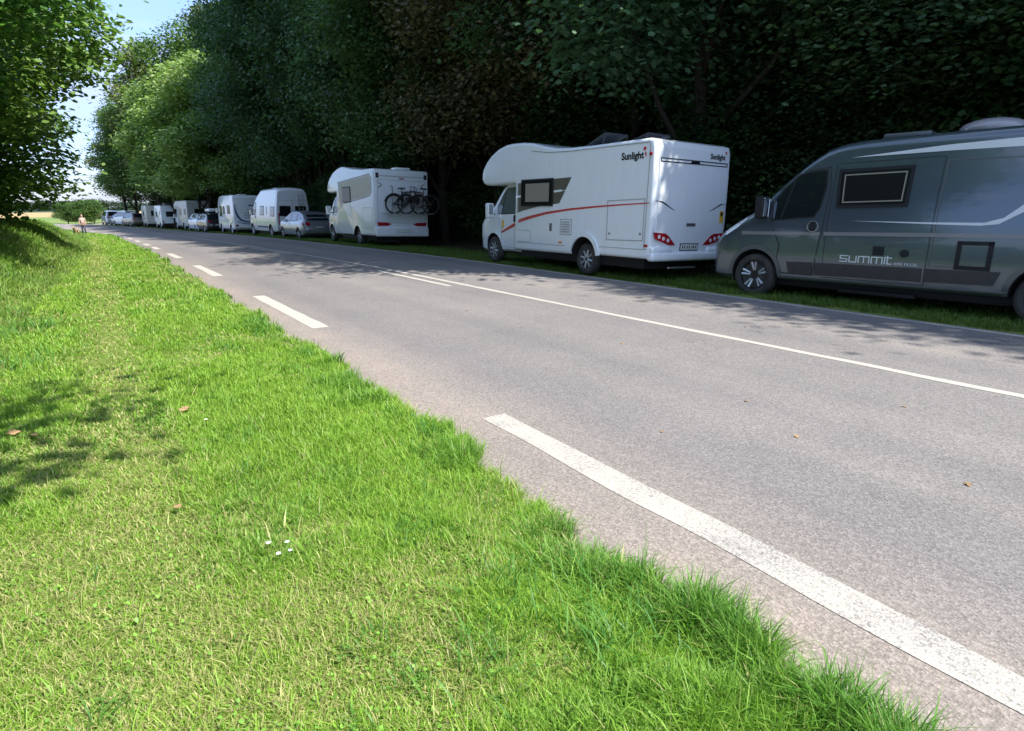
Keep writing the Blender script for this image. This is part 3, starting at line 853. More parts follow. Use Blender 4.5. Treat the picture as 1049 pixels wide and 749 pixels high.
def place_tree(kind, X, Y, rot, sc, name, label, group, sz=None, dz=0):
    cm, tm = kind
    o = empty(name, label, 'tree' if 'tree' in name else 'bush', group)
    o.location = (X, Y, float(ground_z(X, Y))+dz); o.rotation_euler = (0, 0, rot); o.scale = (sc, sc, sz or sc)
    link(bpy.data.objects.new('trunk', tm), o); link(bpy.data.objects.new('crown', cm), o)
    return o

DG = [(.06, .12, .055), (.09, .17, .07), (.14, .23, .085)]
MG = [(.06, .11, .035), (.10, .18, .05), (.17, .25, .07)]
BR = [(.06, .085, .03), (.11, .15, .045), (.20, .20, .06)]
YG = [(.14, .23, .07), (.24, .35, .11), (.37, .42, .15)]

def kind(h, r, base, nb, seed, ncl, nl, leaf, cols, r0=.2, **kw):
    lean = kw.pop('lean', (0, 0)); lobe = kw.pop('lobe', .42); sq = kw.pop('squash', 1.0)
    b = make_blobs(h, r, base, nb, seed, sq, lobe, lean)
    return crown_mesh('crown', b, ncl, nl, leaf, cols, **kw), trunk_mesh(h, r0, b, seed)

# near woodland edge (large leaves), farther trees coarser
K_A = kind(15, 4.1, 3.5, 17, 1, 4400, 24, .125, DG, lobed=True, twig=.42, droop=.28, tiltsd=.4)
K_B = kind(16, 4.0, 3.6, 17, 2, 4400, 24, .115, [(.05, .105, .055), (.09, .15, .065), (.15, .17, .075)], lobed=True, twig=.45, droop=.3, tiltsd=.4)
K_C = kind(14, 4.2, 3.4, 16, 3, 4200, 24, .14, [(.06, .115, .065), (.085, .16, .08), (.13, .22, .10)], lobed=True, twig=.5, droop=.22, tiltsd=.4)
K_H = kind(15, 4.1, 3.5, 17, 12, 4400, 22, .125, [(.09, .11, .06), (.14, .14, .08), (.22, .17, .09)], lobed=True, twig=.42, droop=.28, tiltsd=.4)
K_D = kind(17, 4.5, 4.0, 16, 4, 5200, 12, .21, [(.045, .09, .05), (.065, .13, .06), (.10, .17, .07)], twig=.5)
K_E = kind(16, 4.2, 4.4, 15, 5, 3400, 10, .26, MG, twig=.5)
K_F = kind(15, 4.5, 4.3, 16, 6, 3800, 10, .30, YG, twig=.55)
K_G = kind(17, 3.8, 4.0, 17, 8, 3800, 10, .24, BR, twig=.45, squash=.7)
K_BUSH = kind(3.4, 1.9, .5, 9, 9, 2600, 11, .09, [(.03, .06, .028), (.05, .09, .035), (.08, .13, .045)], r0=.05, lobed=True, twig=.22, lobe=.5)
K_BUSH2 = kind(4.6, 2.2, .7, 10, 10, 2600, 11, .12, [(.02, .045, .014), (.035, .075, .02), (.07, .11, .03)], r0=.06, lobed=True, twig=.28, lobe=.5)

GRP_N = 'tall dark trees along the woodland edge'
GRP_I = 'trees standing deeper in the wood'
GRP_U = 'bushes under the woodland edge'
rr = random.Random(5)
def uX(u, Y): return u+float(csh(Y))
Y = -7.0; i = 0
near = [K_A, K_B, K_C]
while Y < 56:
    k = near[i % 3] if Y < 34 else K_D
    if 15 < Y < 22: k = K_H
    setb = 16.4 if Y < 9 else 13.7
    tall = 1.0 if Y < 9 else 1.28 if Y < 18 else 1.45
    place_tree(k, uX(setb+rr.uniform(-.4, .4), Y), Y, rr.uniform(0, 6.3), rr.uniform(1.0, 1.14), 'woodland_tree', 'tall dark leafy tree at the edge of the wood behind the parked vehicles', GRP_N, sz=tall*rr.uniform(.95, 1.05))
    Y += 3.5+rr.uniform(-.4, .4); i += 1
Y = -8.0
while Y < 66:
    for u0 in (18.4, 23.5):
        place_tree([K_D, K_E, K_G][i % 3], uX(u0+rr.uniform(-.8, .8), Y), Y+rr.uniform(-1, 1), rr.uniform(0, 6.3), rr.uniform(1.05, 1.25), 'woodland_tree', 'dark tree deeper in the wood, mostly hidden by the edge trees', GRP_I); i += 1
    Y += 4.6
Y = -5.0
while Y < 98:
    place_tree([K_BUSH, K_BUSH2][i % 2], uX(14.1+rr.uniform(-.1, .8), Y), Y, rr.uniform(0, 6.3), rr.uniform(.65, 1.1), 'woodland_bush', 'dark low bush filling the wood edge behind the vehicles', GRP_U); i += 1
    Y += 3.0+rr.uniform(-.3, .9)
for yy in np.arange(-4, 44, 3.4):
    place_tree(K_BUSH2, 17.6+rr.uniform(-.6, .6), float(yy), rr.uniform(0, 6.3), rr.uniform(1.0, 1.3), 'woodland_bush', 'dark bush in the depth of the wood under the tall trees', 'bushes deeper in the wood')
# the far end of the wood, lit crowns leaning over the road
far = [  # u, Y, kind, scale, z scale, label
    (13.2, 59.5, K_E, .95, 1.0, 'mid green tree at the far end of the dark wood, above the grey campers'),
    (10.6, 65, K_F, 1.02, 1.0, 'bright yellow green tree standing out from the far wood edge'),
    (11.2, 72, K_E, 1.05, 1.18, 'tall green tree rising behind the bright yellow green tree'),
    (10.6, 79, K_F, 1.0, .98, 'yellowish spreading tree over the far parked cars'),
    (11.0, 86, K_G, 1.0, 1.15, 'olive brown tree with layered branches near the road bend'),
    (10.6, 93, K_E, .9, .92, 'green tree with low branches over the far silver van'),
    (11.5, 100, K_G, .85, .85, 'last dark tree of the wood at the road bend'),
    (16, 70, K_D, 1.15, 1.25, None), (16, 77, K_G, 1.15, 1.3, None), (16, 84, K_D, 1.1, 1.2, None), (16, 92, K_D, 1.0, 1.05, None), (21, 74, K_D, 1.2, 1.3, None), (21, 84, K_D, 1.2, 1.25, None), (16, 101, K_D, .9, .9, None), (22, 95, K_D, 1.1, 1.1, None)]
for u, y, k, s, sz, lab in far:
    place_tree(k, uX(u, y), y, rr.uniform(0, 6.3), s, 'roadside_tree' if lab else 'woodland_tree', lab or 'dark tree deeper in the wood, mostly hidden by the edge trees', None if lab else GRP_I, sz=sz)

# trees on the left bank
LG = [(.05, .13, .035), (.10, .22, .055), (.20, .34, .09)]
K_L1 = kind(11.5, 4.6, 4.4, 16, 21, 7000, 12, .135, LG, lobed=True, twig=.36)
K_L2 = kind(11.5, 4.3, 1.9, 18, 22, 12000, 13, .145, LG, twig=.36)
K_L3 = kind(12, 4.9, 1.7, 18, 23, 10000, 12, .19, [(.08, .15, .035), (.14, .24, .055), (.24, .34, .09)], twig=.4)
place_tree(K_L1, -5.0, 10.5, .7, 1.08, 'bank_tree', 'nearest left tree, large leaves hanging into the top left corner', None)
place_tree(K_L2, -4.7, 18.5, 1.9, 1.12, 'bank_tree', 'leafy left tree whose lower boughs are lit bright green', None)
place_tree(K_L3, -4.4, 26, .2, 1.15, 'bank_tree', 'third tree on the left bank, its branches reaching into the sky gap', None)
place_tree(K_L3, -5.0, 34, 2.6, 1.05, 'bank_tree', 'shaded left tree behind the lit one, above the bank', None)
place_tree(K_L2, -6.2, 42, 4.0, .95, 'bank_tree', 'farthest left bank tree, low boughs next to the pale field', None)
lb = make_blobs(10, 3.6, 4.5, 10, 41)[:-1] + [(3.4, .8, 5.0, .7, .4, .3), (4.7, 1.1, 5.1, .8, .3, .3), (5.9, 1.3, 5.2, .6, .3, .3), (4.5, -.2, 5.0, .8, .28, .3), (5.5, -.1, 5.1, .5, .2, .3), (0, 0, 7.5, 1.6, 1.6, 2)]
K_L0 = (crown_mesh('crown', lb, 3000, 11, .16, LG, twig=.3), trunk_mesh(10, .22, lb, 41))
place_tree(K_L0, -4.2, .45, 0, 1.0, 'bank_tree', 'tree standing left of the photographer, only its shadow falls on the lawn', None)
for x, y, s in ((-9.5, 21, 1.1), (-9.8, 30, 1.1), (-10.2, 40, 1.1), (-9.5, 13, 1.0)):
    place_tree(K_L3, x, y, x+y, s, 'bank_tree', 'tree in the second row behind the left bank trees', 'second row of trees behind the left bank')
for x, y, s in ((-5.8, 15, 1.0), (-5.4, 19, 1.2), (-5.2, 23, 1.1), (-5.0, 27, 1.2), (-4.9, 31.5, 1.1), (-5.2, 36, 1.1), (-5.6, 41, 1.1), (-6.6, 46, .9), (-8.5, 24, 1.4), (-8.5, 32, 1.4)):
    place_tree(K_BUSH2, x, y, y*.7, s, 'bank_bush', 'dark bush growing beneath the trees on top of the left bank', 'bushes on the left bank')

# round trees by the field, a wooded ridge, the wires
K_R = kind(3.3, 1.9, .9, 10, 31, 1300, 10, .16, [(.05, .10, .025), (.08, .15, .035), (.13, .20, .05)], r0=.09, twig=.25, lobe=.48)
def px_xy(px, Y):   # the sight line of a column of the photograph, used to keep distant things in their right bearing
    return None
for x, y, s, lab in ((-2.0, 118, .85, 'leftmost round tree beside the far field'), (-.4, 116, .9, 'middle round tree beside the far field'), (1.3, 117, .95, 'right round tree of the field row, just above the walker')):
    place_tree(K_R, x, y, y, s, 'round_tree', lab, None)

def ridge():
    r_ = random.Random(3); n = 70; V = []; F = []
    blobs = []
    for i in range(60):
        x = -75+i*3.2; blobs.append((x, 640+r_.uniform(-14, 14), 1.0, 5, 6, 4.2+2.6*math.exp(-((x-0)/28)**2)+r_.random()*1.2))
    me = crown_mesh('wooded_ridge', blobs, 9000, 6, 1.3, [(.03, .055, .03), (.05, .08, .04)], twig=1.2)
    o = link(bpy.data.objects.new('wooded_ridge', me)); tag(o, 'low far wooded ridge on the horizon beyond the fields', 'wood', kind='stuff')
ridge()

# sea
def plane(name, x0, x1, y0, y1, z, mat):
    me = np_mesh(name, np.array([(x0, y0, z), (x1, y0, z), (x1, y1, z), (x0, y1, z)]), np.arange(4), np.array([4]), mat)
    o = link(bpy.data.objects.new(name, me)); tag(o, kind='structure'); return o
SEA = M('sea_water', (.05, .13, .22), .3)
plane('sea', -60000, 60000, 1350, 60000, -62, SEA)

# overhead wires with their poles
def power_line():
    bm = bmesh.new()
    o = empty('utility_pole', 'wooden pole carrying two thin wires, hidden behind the left trees', 'pole'); o.location = (-34, 100, -.8)
    bm_tube(bm, [(0, 0, 0), (0, 0, 8.2)], [.14, .10], 8); obj_bm('post', bm, BARK, o, 40)
    bm = bmesh.new(); bm_box(bm, -.6, .6, -.05, .05, 7.9, 8.0); obj_bm('crossarm', bm, BARK, o)
    for k, (zz, dy) in enumerate(((7.15, 0), (6.5, .4))):
        bm = bmesh.new(); pts = [(-34+60*t, 100+dy+6*t, zz-.8+.3-1.9*4*t*(1-t)*.5) for t in np.linspace(0, 1, 25)]
        bm_tube(bm, pts, .016, 5); w = obj_bm('overhead_wire', bm, BLACKP, None)
        tag(w, ['upper thin overhead wire crossing the sky gap', 'lower thin overhead wire crossing the sky gap'][k], 'wire')
power_line()

# ------------------------------------------------------------------ small things on the grass
def daisy(x, y, s, label, grp):
    o = empty('daisy', label, 'flower', grp); z = float(ground_z(x, y)); o.location = (x, y, z)
    bm = bmesh.new(); bm_tube(bm, [(0, 0, 0), (.002, 0, .05), (.004, .002, .078)], .0012, 5); obj_bm('stem', bm, GRASSM, o)
    bm = bmesh.new(); n = 14
    for k in range(n):
        a = 2*PI*k/n; c, s_ = math.cos(a), math.sin(a); w = .0022
        vs = [bm.verts.new((c*r-s_*q, s_*r+c*q, .079+zz)) for r, q, zz in ((.002, -w*.4, 0), (.010, -w, .002), (.0135, 0, .001), (.010, w, .002), (.002, w*.4, 0))]
        bm.faces.new(vs)
    obj_bm('petals', bm, WHITE, o)
    bm = bmesh.new(); bmesh.ops.create_icosphere(bm, subdivisions=2, radius=.0042, matrix=Matrix.Translation((0, 0, .080)) @ Matrix.Diagonal((1, 1, .6, 1))); obj_bm('flower_centre', bm, YEL, o, 60)
    for ch in o.children: ch.scale = (s, s, s if ch.name != 'stem' else s)
G_D = 'white daisies in the grass'
for x, y, s in ((.485, 2.735, 1.0), (.56, 2.71, .9), (.50, 2.62, .95), (.555, 2.64, .8)):
    daisy(x, y, s, 'tiny white daisy in the small cluster on the near lawn', G_D)
daisy(1.79, 1.36, 1.1, 'single white daisy at the grass edge beside the asphalt', None)
daisy(.52, 4.75, 1.0, 'single white daisy left of the road, away from the cluster', None)
LEAFB = M('dead_leaf', (.34, .21, .10), .7, bump=.4)
def dead_leaf(x, y, s, rot, label, up=.055, grp=None):
    bm = bmesh.new(); pts = [(-.5, 0), (-.32, .16), (-.30, .34), (-.08, .22), (.02, .44), (.16, .2), (.36, .22), (.5, 0), (.34, -.2), (.18, -.18), (.05, -.42), (-.1, -.22), (-.3, -.3), (-.3, -.14)]
    c = bm.verts.new((0, 0, .10)); ring = [bm.verts.new((a, b, .02+.18*abs(b)+.10*math.sin(a*7))) for a, b in pts]
    for k in range(len(ring)): bm.faces.new((c, ring[k], ring[(k+1) % len(ring)]))
    o = obj_bm('fallen_leaf', bm, LEAFB, None, 60); o.scale = (s, s, s); o.location = (x, y, max(float(ground_z(x, y)), float(fz(y)))+up); o.rotation_euler = (.15, .1, rot)
    tag(o, label, 'leaf', grp)
dead_leaf(.43, 5.17, 0.099, .4, 'curled brown leaf on the lawn near the tree shadow')
dead_leaf(.19, 3.43, 0.056, 2.0, 'small flat brown leaf on the sunny near lawn')
dead_leaf(-.62, 5.35, 0.105, 1.0, 'brown leaf at the left edge of the tree shadow')
dead_leaf(-.50, 5.22, 0.074, 2.6, 'second brown leaf close beside the leaf at the left edge')

for x, y, s, r0_ in ((3.9, 2.3, .05, .3), (4.3, 3.0, .04, 2.), (4.0, 1.3, .055, 4.), (5.2, 2.2, .04, 1.), (3.2, 2.9, .035, 5.), (5.0, 5.2, .05, .8), (7.0, 5.0, .05, 2.2), (7.6, 7.4, .06, .2), (8.3, 6.1, .05, 3.1), (6.9, 9.6, .05, 1.2), (8.5, 10.8, .06, 4.1), (4.7, 8.3, .05, 2.9)):
    dead_leaf(x, y, s, r0_, 'small dry leaf lying on the asphalt', .004, 'dry leaves scattered on the road')
# ------------------------------------------------------------------ shared vehicle pieces
def mirror(v, x, y, z, mat, h=.34, side=1, d=.16, w=.20):
    s = side
    bm = bmesh.new(); bm_box(bm, x-d*.5, x+d*.5, min(y, y+s*w), max(y, y+s*w), z-h/2, z+h/2, .04, 3)
    o = obj_bm('mirror', bm, mat, v.root, 40)
    bm = bmesh.new(); bm_box(bm, x-d*.5-.006, x-d*.5+.002, min(y+s*.02, y+s*(w-.02)), max(y+s*.02, y+s*(w-.02)), z-h/2+.03, z+h/2-.03, .01); obj_bm('mirror_glass', bm, CHROME, o)
    bm = bmesh.new(); bm_tube(bm, [(x+.02, y-s*.10, z-h*.25), (x, y+s*.03, z-h*.2)], .022, 8); obj_bm('mirror_arm', bm, BLACKP, o)
    return o

def plate(v, y, z, x_axis='B', w=.5, h=.11, off=.012):
    p = v.patch('number_plate', x_axis, [(y-w/2-.02, z-h/2-.02), (y+w/2+.02, z-h/2-.02), (y+w/2+.02, z+h/2+.02), (y-w/2-.02, z+h/2+.02)], BLACKP, off)
    q = v.patch('plate_face', x_axis, [(y-w/2, z-h/2), (y+w/2, z-h/2), (y+w/2, z+h/2), (y-w/2, z+h/2)], PLATE, off+.004, parent=p)
    B = bmesh.new()
    for k, (dx, hh) in enumerate(((.19, .06), (.13, .06), (.05, .055), (-.01, .06), (-.09, .06), (-.14, .055), (-.19, .06))):
        v.patch(None, x_axis, [(y+dx-.013, z-hh/2), (y+dx+.013, z-hh/2), (y+dx+.013, z+hh/2), (y+dx-.013, z+hh/2)], BLACKD, off+.006, bm=B)
    obj_bm('plate_marks', B, BLACKD, p)
    return p

def duc_W(z): return interp(z, [(0, .93), (.35, .97), (.7, 1.01), (1.2, 1.02), (1.7, .985), (2.1, .935), (2.5, .88), (2.8, .85)])
CABTOP = [(.97, .70), (.93, .86), (.86, 1.00), (.72, 1.14), (.5, 1.29), (.25, 1.43), (.05, 1.55), (-.05, 1.64), (-.25, 1.86), (-.5, 2.10), (-.8, 2.34), (-1.0, 2.455), (-1.2, 2.515), (-1.5, 2.55), (-2.0, 2.57), (-3, 2.59), (-5.25, 2.60), (-5.36, 2.56)]
def duc_plan(x): return interp(x, [(.97, .62), (.93, .76), (.85, .86), (.65, .94), (.3, .985), (-.2, 1), (-5.2, 1), (-5.30, .985), (-5.36, .96)])
def duc_zb(x): return interp(x, [(.97, .42), (.9, .33), (.7, .30), (.4, .30), (-.6, .34), (-5.1, .36), (-5.36, .42)])
def duc_rc(x): return interp(x, [(.97, .06), (.6, .16), (.1, .20), (-.4, .16), (-1.1, .14), (-1.6, .17), (-5.2, .17), (-5.36, .2)])
def stations(a, b, fine=()):
    xs = list(np.arange(a, b, -.14)) + [b] + list(fine); return sorted(set(round(float(x), 4) for x in xs), reverse=True)

CABWIN = [(-.26, 1.31), (-.24, 1.56), (-.42, 1.82), (-.60, 2.00), (-.82, 2.055), (-1.02, 2.06), (-1.05, 1.80), (-1.0, 1.50), (-.93, 1.37), (-.6, 1.345)]
def mirror_poly(p): return p
def ducato_cab(v, paint, seam=None, rearx=None):
    """parts common to the van cabs: windscreen, side glass, lamps, grille, bumper, handle"""
    seam = seam or SEAM
    ws = v.patch('windscreen', 'F', [(-.80, 1.60), (.80, 1.60), (.84, 1.75), (.76, 2.25), (.62, 2.36), (-.62, 2.36), (-.76, 2.25), (-.84, 1.75)], GLASS, .006, grid=.1)
    for ax in ('L', 'R'):
        w = v.window(CABWIN, ax, GLASS, BLACKP, .025, name='cab_window')
        v.stripe('window_divider', ax, [(-.40, 1.33), (-.56, 1.98)], .03, BLACKP, .012, parent=w)
        d = v.outline('cab_door', ax, [(-.38, .44), (-.42, .9), (-.22, 1.28), (-.2, 1.60), (-.40, 1.87), (-.60, 2.06), (-1.08, 2.12), (-1.13, 1.75), (-1.10, 1.2), (-1.02, .44)], seam, .018)
        v.patch('door_handle', ax, [(-.99, 1.30), (-.90, 1.30), (-.89, 1.12), (-.98, 1.12)], BLACKP, .018, parent=d)
    for s in (1, -1):
        v.patch('headlight', 'L' if s > 0 else 'R', [(.78, 1.04), (.70, 1.15), (.30, 1.36), (.22, 1.32), (.40, 1.16), (.62, 1.03)], WLAMP, .007, grid=.06)
    g = v.patch('grille', 'F', [(-.45, .62), (.45, .62), (.52, .86), (-.52, .86)], BLACKP, .01)
    v.patch('bumper', 'F', [(-.6, .42), (.6, .42), (.64, .58), (-.64, .58)], GREYP, .012)
    return ws

def arch_flare(v, cx, cz, r0, r1, mat, axes=('L', 'R'), a0=-.05, a1=PI+.05, off=.012, name='wheel_arch_trim'):
    for ax in axes:
        o = arc_pts(cx, cz, r1, a0, a1, 18); i_ = arc_pts(cx, cz, r0, a0, a1, 18)
        v.patch(name, ax, o+i_[::-1], mat, off, grid=.3)

def camper_window(v, x0, x1, z0, z1, ax='L', foil=False, name='window', off=.012, fr=None, glass=None):
    f = v.window([(x0, z0), (x0, z1), (x1, z1), (x1, z0)], ax, glass or ACRYL, fr or BLACKP, .035, off=off+.008, fo=off, name=name)
    return f
# ------------------------------------------------------------------ 1. dark grey panel van camper
def build_grey_van():
    root = empty('camper_van', 'dark grey panel van camper with silver stripes, nearest vehicle at the right edge', 'camper van', None, pose(10.547, 6.88, -.098, -.062, -.053))
    v = Vehicle(root)
    zt = lambda x: interp(x, CABTOP) - .045
    bm = loft_body(stations(.97, -5.36, (.95, .91, .88, .8, -.03, -.08, -5.3)), duc_zb, zt, duc_plan, duc_W, duc_rc, .05)
    v.body(bm, ANTH, arches=(0, -4.035), ar=.43, az=.38, w=1.0)
    ducato_cab(v, ANTH)
    mirror(v, -.10, 1.03, 1.50, BLACKP, .36, 1); mirror(v, -.10, -1.03, 1.50, BLACKP, .36, -1)
    arch_flare(v, 0, .38, .43, .50, ANTH2); arch_flare(v, -4.035, .38, .43, .50, ANTH2)
    for ax in 'LR':
        o = v.patch('side_cladding', ax, [(-.58, .63), (-1.01, .64), (-1.01, .445), (-.63, .44)], CLAD, .016)
        v.patch('side_cladding', ax, [(-1.05, .64), (-2.58, .655), (-2.58, .465), (-1.05, .445)], CLAD, .016)
        v.patch('side_cladding', ax, [(-2.61, .655), (-3.50, .67), (-3.44, .49), (-2.61, .468)], CLAD, .016)
        v.patch('side_cladding', ax, [(-4.6, .67), (-5.2, .67), (-5.2, .5), (-4.64, .49)], CLAD, .016)
        v.stripe('sill_trim', ax, [(-.5, .37), (-2.6, .39), (-3.58, .40)], .02, STRIPEG, .01)
        v.stripe('body_strip', ax, [(.28, 1.075), (-1.08, 1.10)], .055, STRIPEG, .010)
        v.stripe('body_strip', ax, [(-1.14, 1.10), (-3.2, 1.135), (-5.1, 1.15)], .055, STRIPEG, .010)
        v.patch('silver_stripe', ax, [(-1.36, 2.245), (-2.62, 2.265), (-4.2, 2.27), (-5.2, 2.27), (-5.2, 2.44), (-4.2, 2.41), (-2.62, 2.345)], STRIPEW, .006)
        v.patch('silver_stripe', ax, [(-1.50, 1.305), (-2.6, 1.30), (-3.22, 1.305), (-3.42, 1.37), (-3.62, 1.56), (-4.3, 2.2), (-4.3, 2.0), (-3.62, 1.42+.03), (-3.38, 1.29), (-3.18, 1.265), (-2.6, 1.275)][::1], STRIPEW, .006)
        v.outline('sliding_door', ax, [(-1.17, .42), (-1.17, 2.16), (-2.62, 2.20), (-2.62, .42)], SEAM, .010)
        v.outline('panel_crease', ax, [(-2.66, .70), (-2.66, 2.14), (-4.9, 2.14), (-4.9, 1.36), (-3.9, .98), (-2.9, .70)], ANTH2, .018, off=.005)
    # habitation window, silver blind inside
    w = v.window([(-1.31, 1.545), (-1.27, 2.03), (-2.22, 2.05), (-2.22, 1.56)], 'L', ACRYL, BLACKP, .045, off=.03, fo=.022, name='side_window')
    v.outline('window_blind', 'L', [(-1.36, 1.58), (-1.33, 1.985), (-2.18, 2.005), (-2.18, 1.60)], SILVERFOIL, .018, .034, parent=w)
    w = v.window([(-1.5, 1.56), (-1.5, 2.0), (-2.4, 2.0), (-2.4, 1.56)], 'R', ACRYL, BLACKP, .04, off=.03, fo=.022, name='side_window')
    v.patch('vent_grille', 'L', [(-1.90, .81), (-1.90, .94), (-2.05, .94), (-2.05, .81)], BLACKP, .014)
    v.patch('water_filler', 'L', arc_pts(-2.33, .855, .055, 0, 2*PI, 12)[:-1], BLACKP, .03)
    b = v.outline('service_hatch', 'L', [(-2.99, .70), (-2.99, 1.03), (-3.35, 1.035), (-3.35, .70)], BLACKP, .055, .014)
    B = bmesh.new(); x = -1.44; hh = .088; z0 = .692; sw = .016
    G = {'s': (.10, [(1, 1, 0, 1), (0, 1, 0, .5), (0, .5, 1, .5), (1, .5, 1, 0), (1, 0, 0, 0)]), 'u': (.10, [(0, 1, 0, 0), (0, 0, 1, 0), (1, 0, 1, 1)]),
         'm': (.15, [(0, 0, 0, 1), (0, 1, 1, 1), (1, 1, 1, 0), (.5, 1, .5, 0)]), 'i': (.001, [(0, 0, 0, .72), (0, .9, 0, 1.1)]), 't': (.055, [(0, 1.25, 0, 0), (0, 0, 1, 0), (-.3, 1, 1, 1)])}
    for ch in 'summit':
        w_, segs = G[ch]
        for a, b, c_, d in segs:
            xa, xb = x-min(a, c_)*w_, x-max(a, c_)*w_; za, zb_ = z0+min(b, d)*hh, z0+max(b, d)*hh
            v.patch(None, 'L', [(xa+sw/2, za-sw/2), (xa+sw/2, zb_+sw/2), (xb-sw/2, zb_+sw/2), (xb-sw/2, za-sw/2)], STRIPEW, .006, bm=B)
        x -= w_+.035
    bmesh.ops.recalc_face_normals(B, faces=B.faces); obj_bm('van_lettering', B, STRIPEW, root)
    v.text('van_lettering', '600 PLUS', 'L', x-.0, .683, .052, STRIPEW, sx=1.5)
    # roof fittings
    bm = bmesh.new()
    bm_box(bm, -2.25, -1.6, -.05, .52, 2.50, 2.615, .03, 3); obj_bm('roof_hatch', bm, ANTH2, root, 40)
    bm = bmesh.new()
    bmesh.ops.create_uvsphere(bm, u_segments=28, v_segments=14, radius=1, matrix=Matrix.Translation((-2.95, .30, 2.58)) @ Matrix.Diagonal((.42, .36, .155, 1)))
    obj_bm('roof_fan_cover', bm, M('smoked_acrylic', (.33, .31, .33), .15, coat=.6), root, 60)
    bm = bmesh.new(); bm_box(bm, -4.6, -3.6, -.5, .3, 2.60, 2.64, .01); obj_bm('solar_panel', bm, GLASS, root)
    v.outline('handle_surround', 'L', arc_pts(-.95, 1.21, .085, 0, 2*PI, 14)[:-1], ALU, .010, .02)
    v.outline('rear_door', 'B', [(-.86, .6), (-.8, 2.3), (.8, 2.3), (.86, .6)], SEAM, .012)
    for s in (1, -1): v.patch('tail_lamp', 'B', [(s*.80, .9), (s*.74, .9), (s*.72, 1.5), (s*.78, 1.5)], REDL, .01)
    v.box('underfloor', -4.9, .5, -.75, .75, .22, .37, BLACKP)
    v.box('exhaust_step', -2.5, -1.4, .72, .86, .20, .26, BLACKP)
    wheels(v, 4.035, .985, rad=.365, width=.225, style='alloy')
build_grey_van()

# ------------------------------------------------------------------ 2. white coachbuilt with overcab bed
SUNLX = [(-6.02, 2.60), (-5.98, 2.73), (-5.85, 2.775), (-4.18, 2.765), (-3.35, 2.775), (-2.9, 2.80), (-2.4, 2.88), (-1.9, 2.985), (-1.5, 3.03), (-1.0, 3.045), (-.7, 3.03), (-.35, 2.96), (0, 2.82), (.25, 2.66), (.42, 2.48), (.48, 2.33), (.47, 2.2), (.40, 2.10), (.28, 2.055), (.0, 2.035), (-.6, 2.05), (-1.2, 2.07), (-1.2, .40), (-3.40, .42), (-4.48, .455), (-5.98, .46), (-6.03, .60), (-6.05, 1.2), (-6.04, 2.0)]
def coach_cab(v, paint, win_glass=None):
    zt = lambda x: min(interp(x, CABTOP), 2.10)
    bm = loft_body(stations(.97, -1.25, (.95, .91, .88, .8, -.03, -.08)), duc_zb, zt, duc_plan, duc_W, duc_rc, .03)
    keep = v.bvh
    o = v.body(bm, paint, name='cab', arches=(0,), ar=.42, az=.37, w=1.0)
    v.patch('windscreen', 'F', [(-.80, 1.60), (.80, 1.60), (.84, 1.75), (.78, 2.06), (-.78, 2.06), (-.84, 1.75)], GLASS, .006, grid=.1)
    for ax in 'LR':
        w = v.window([(-.24, 1.31), (-.22, 1.50), (-.45, 1.80), (-.62, 1.95), (-1.10, 1.97), (-1.12, 1.5), (-1.10, 1.33), (-.6, 1.31)], ax, win_glass or GLASSL, BLACKP, .02, name='cab_window')
        v.stripe('window_divider', ax, [(-.42, 1.32), (-.58, 1.88)], .03, BLACKP, .012, parent=w)
        d = v.outline('cab_door', ax, [(-.38, .44), (-.42, .9), (-.22, 1.24), (-.2, 1.50), (-.42, 1.80), (-.60, 2.0), (-1.16, 2.02), (-1.18, 1.2), (-1.17, .44)], SEAML, .012)
        v.patch('door_handle', ax, [(-1.10, 1.28), (-1.02, 1.28), (-1.02, 1.10), (-1.10, 1.10)], BLACKP, .02, parent=d)
        v.patch('headlight', ax, [(.78, 1.04), (.70, 1.15), (.30, 1.36), (.22, 1.32), (.40, 1.16), (.62, 1.03)], WLAMP, .007, grid=.06)
    v.patch('grille', 'F', [(-.45, .62), (.45, .62), (.52, .86), (-.52, .86)], BLACKP, .01)
    arch_flare(v, 0, .37, .42, .47, paint)
    v.cab_bvh = v.bvh
    return o

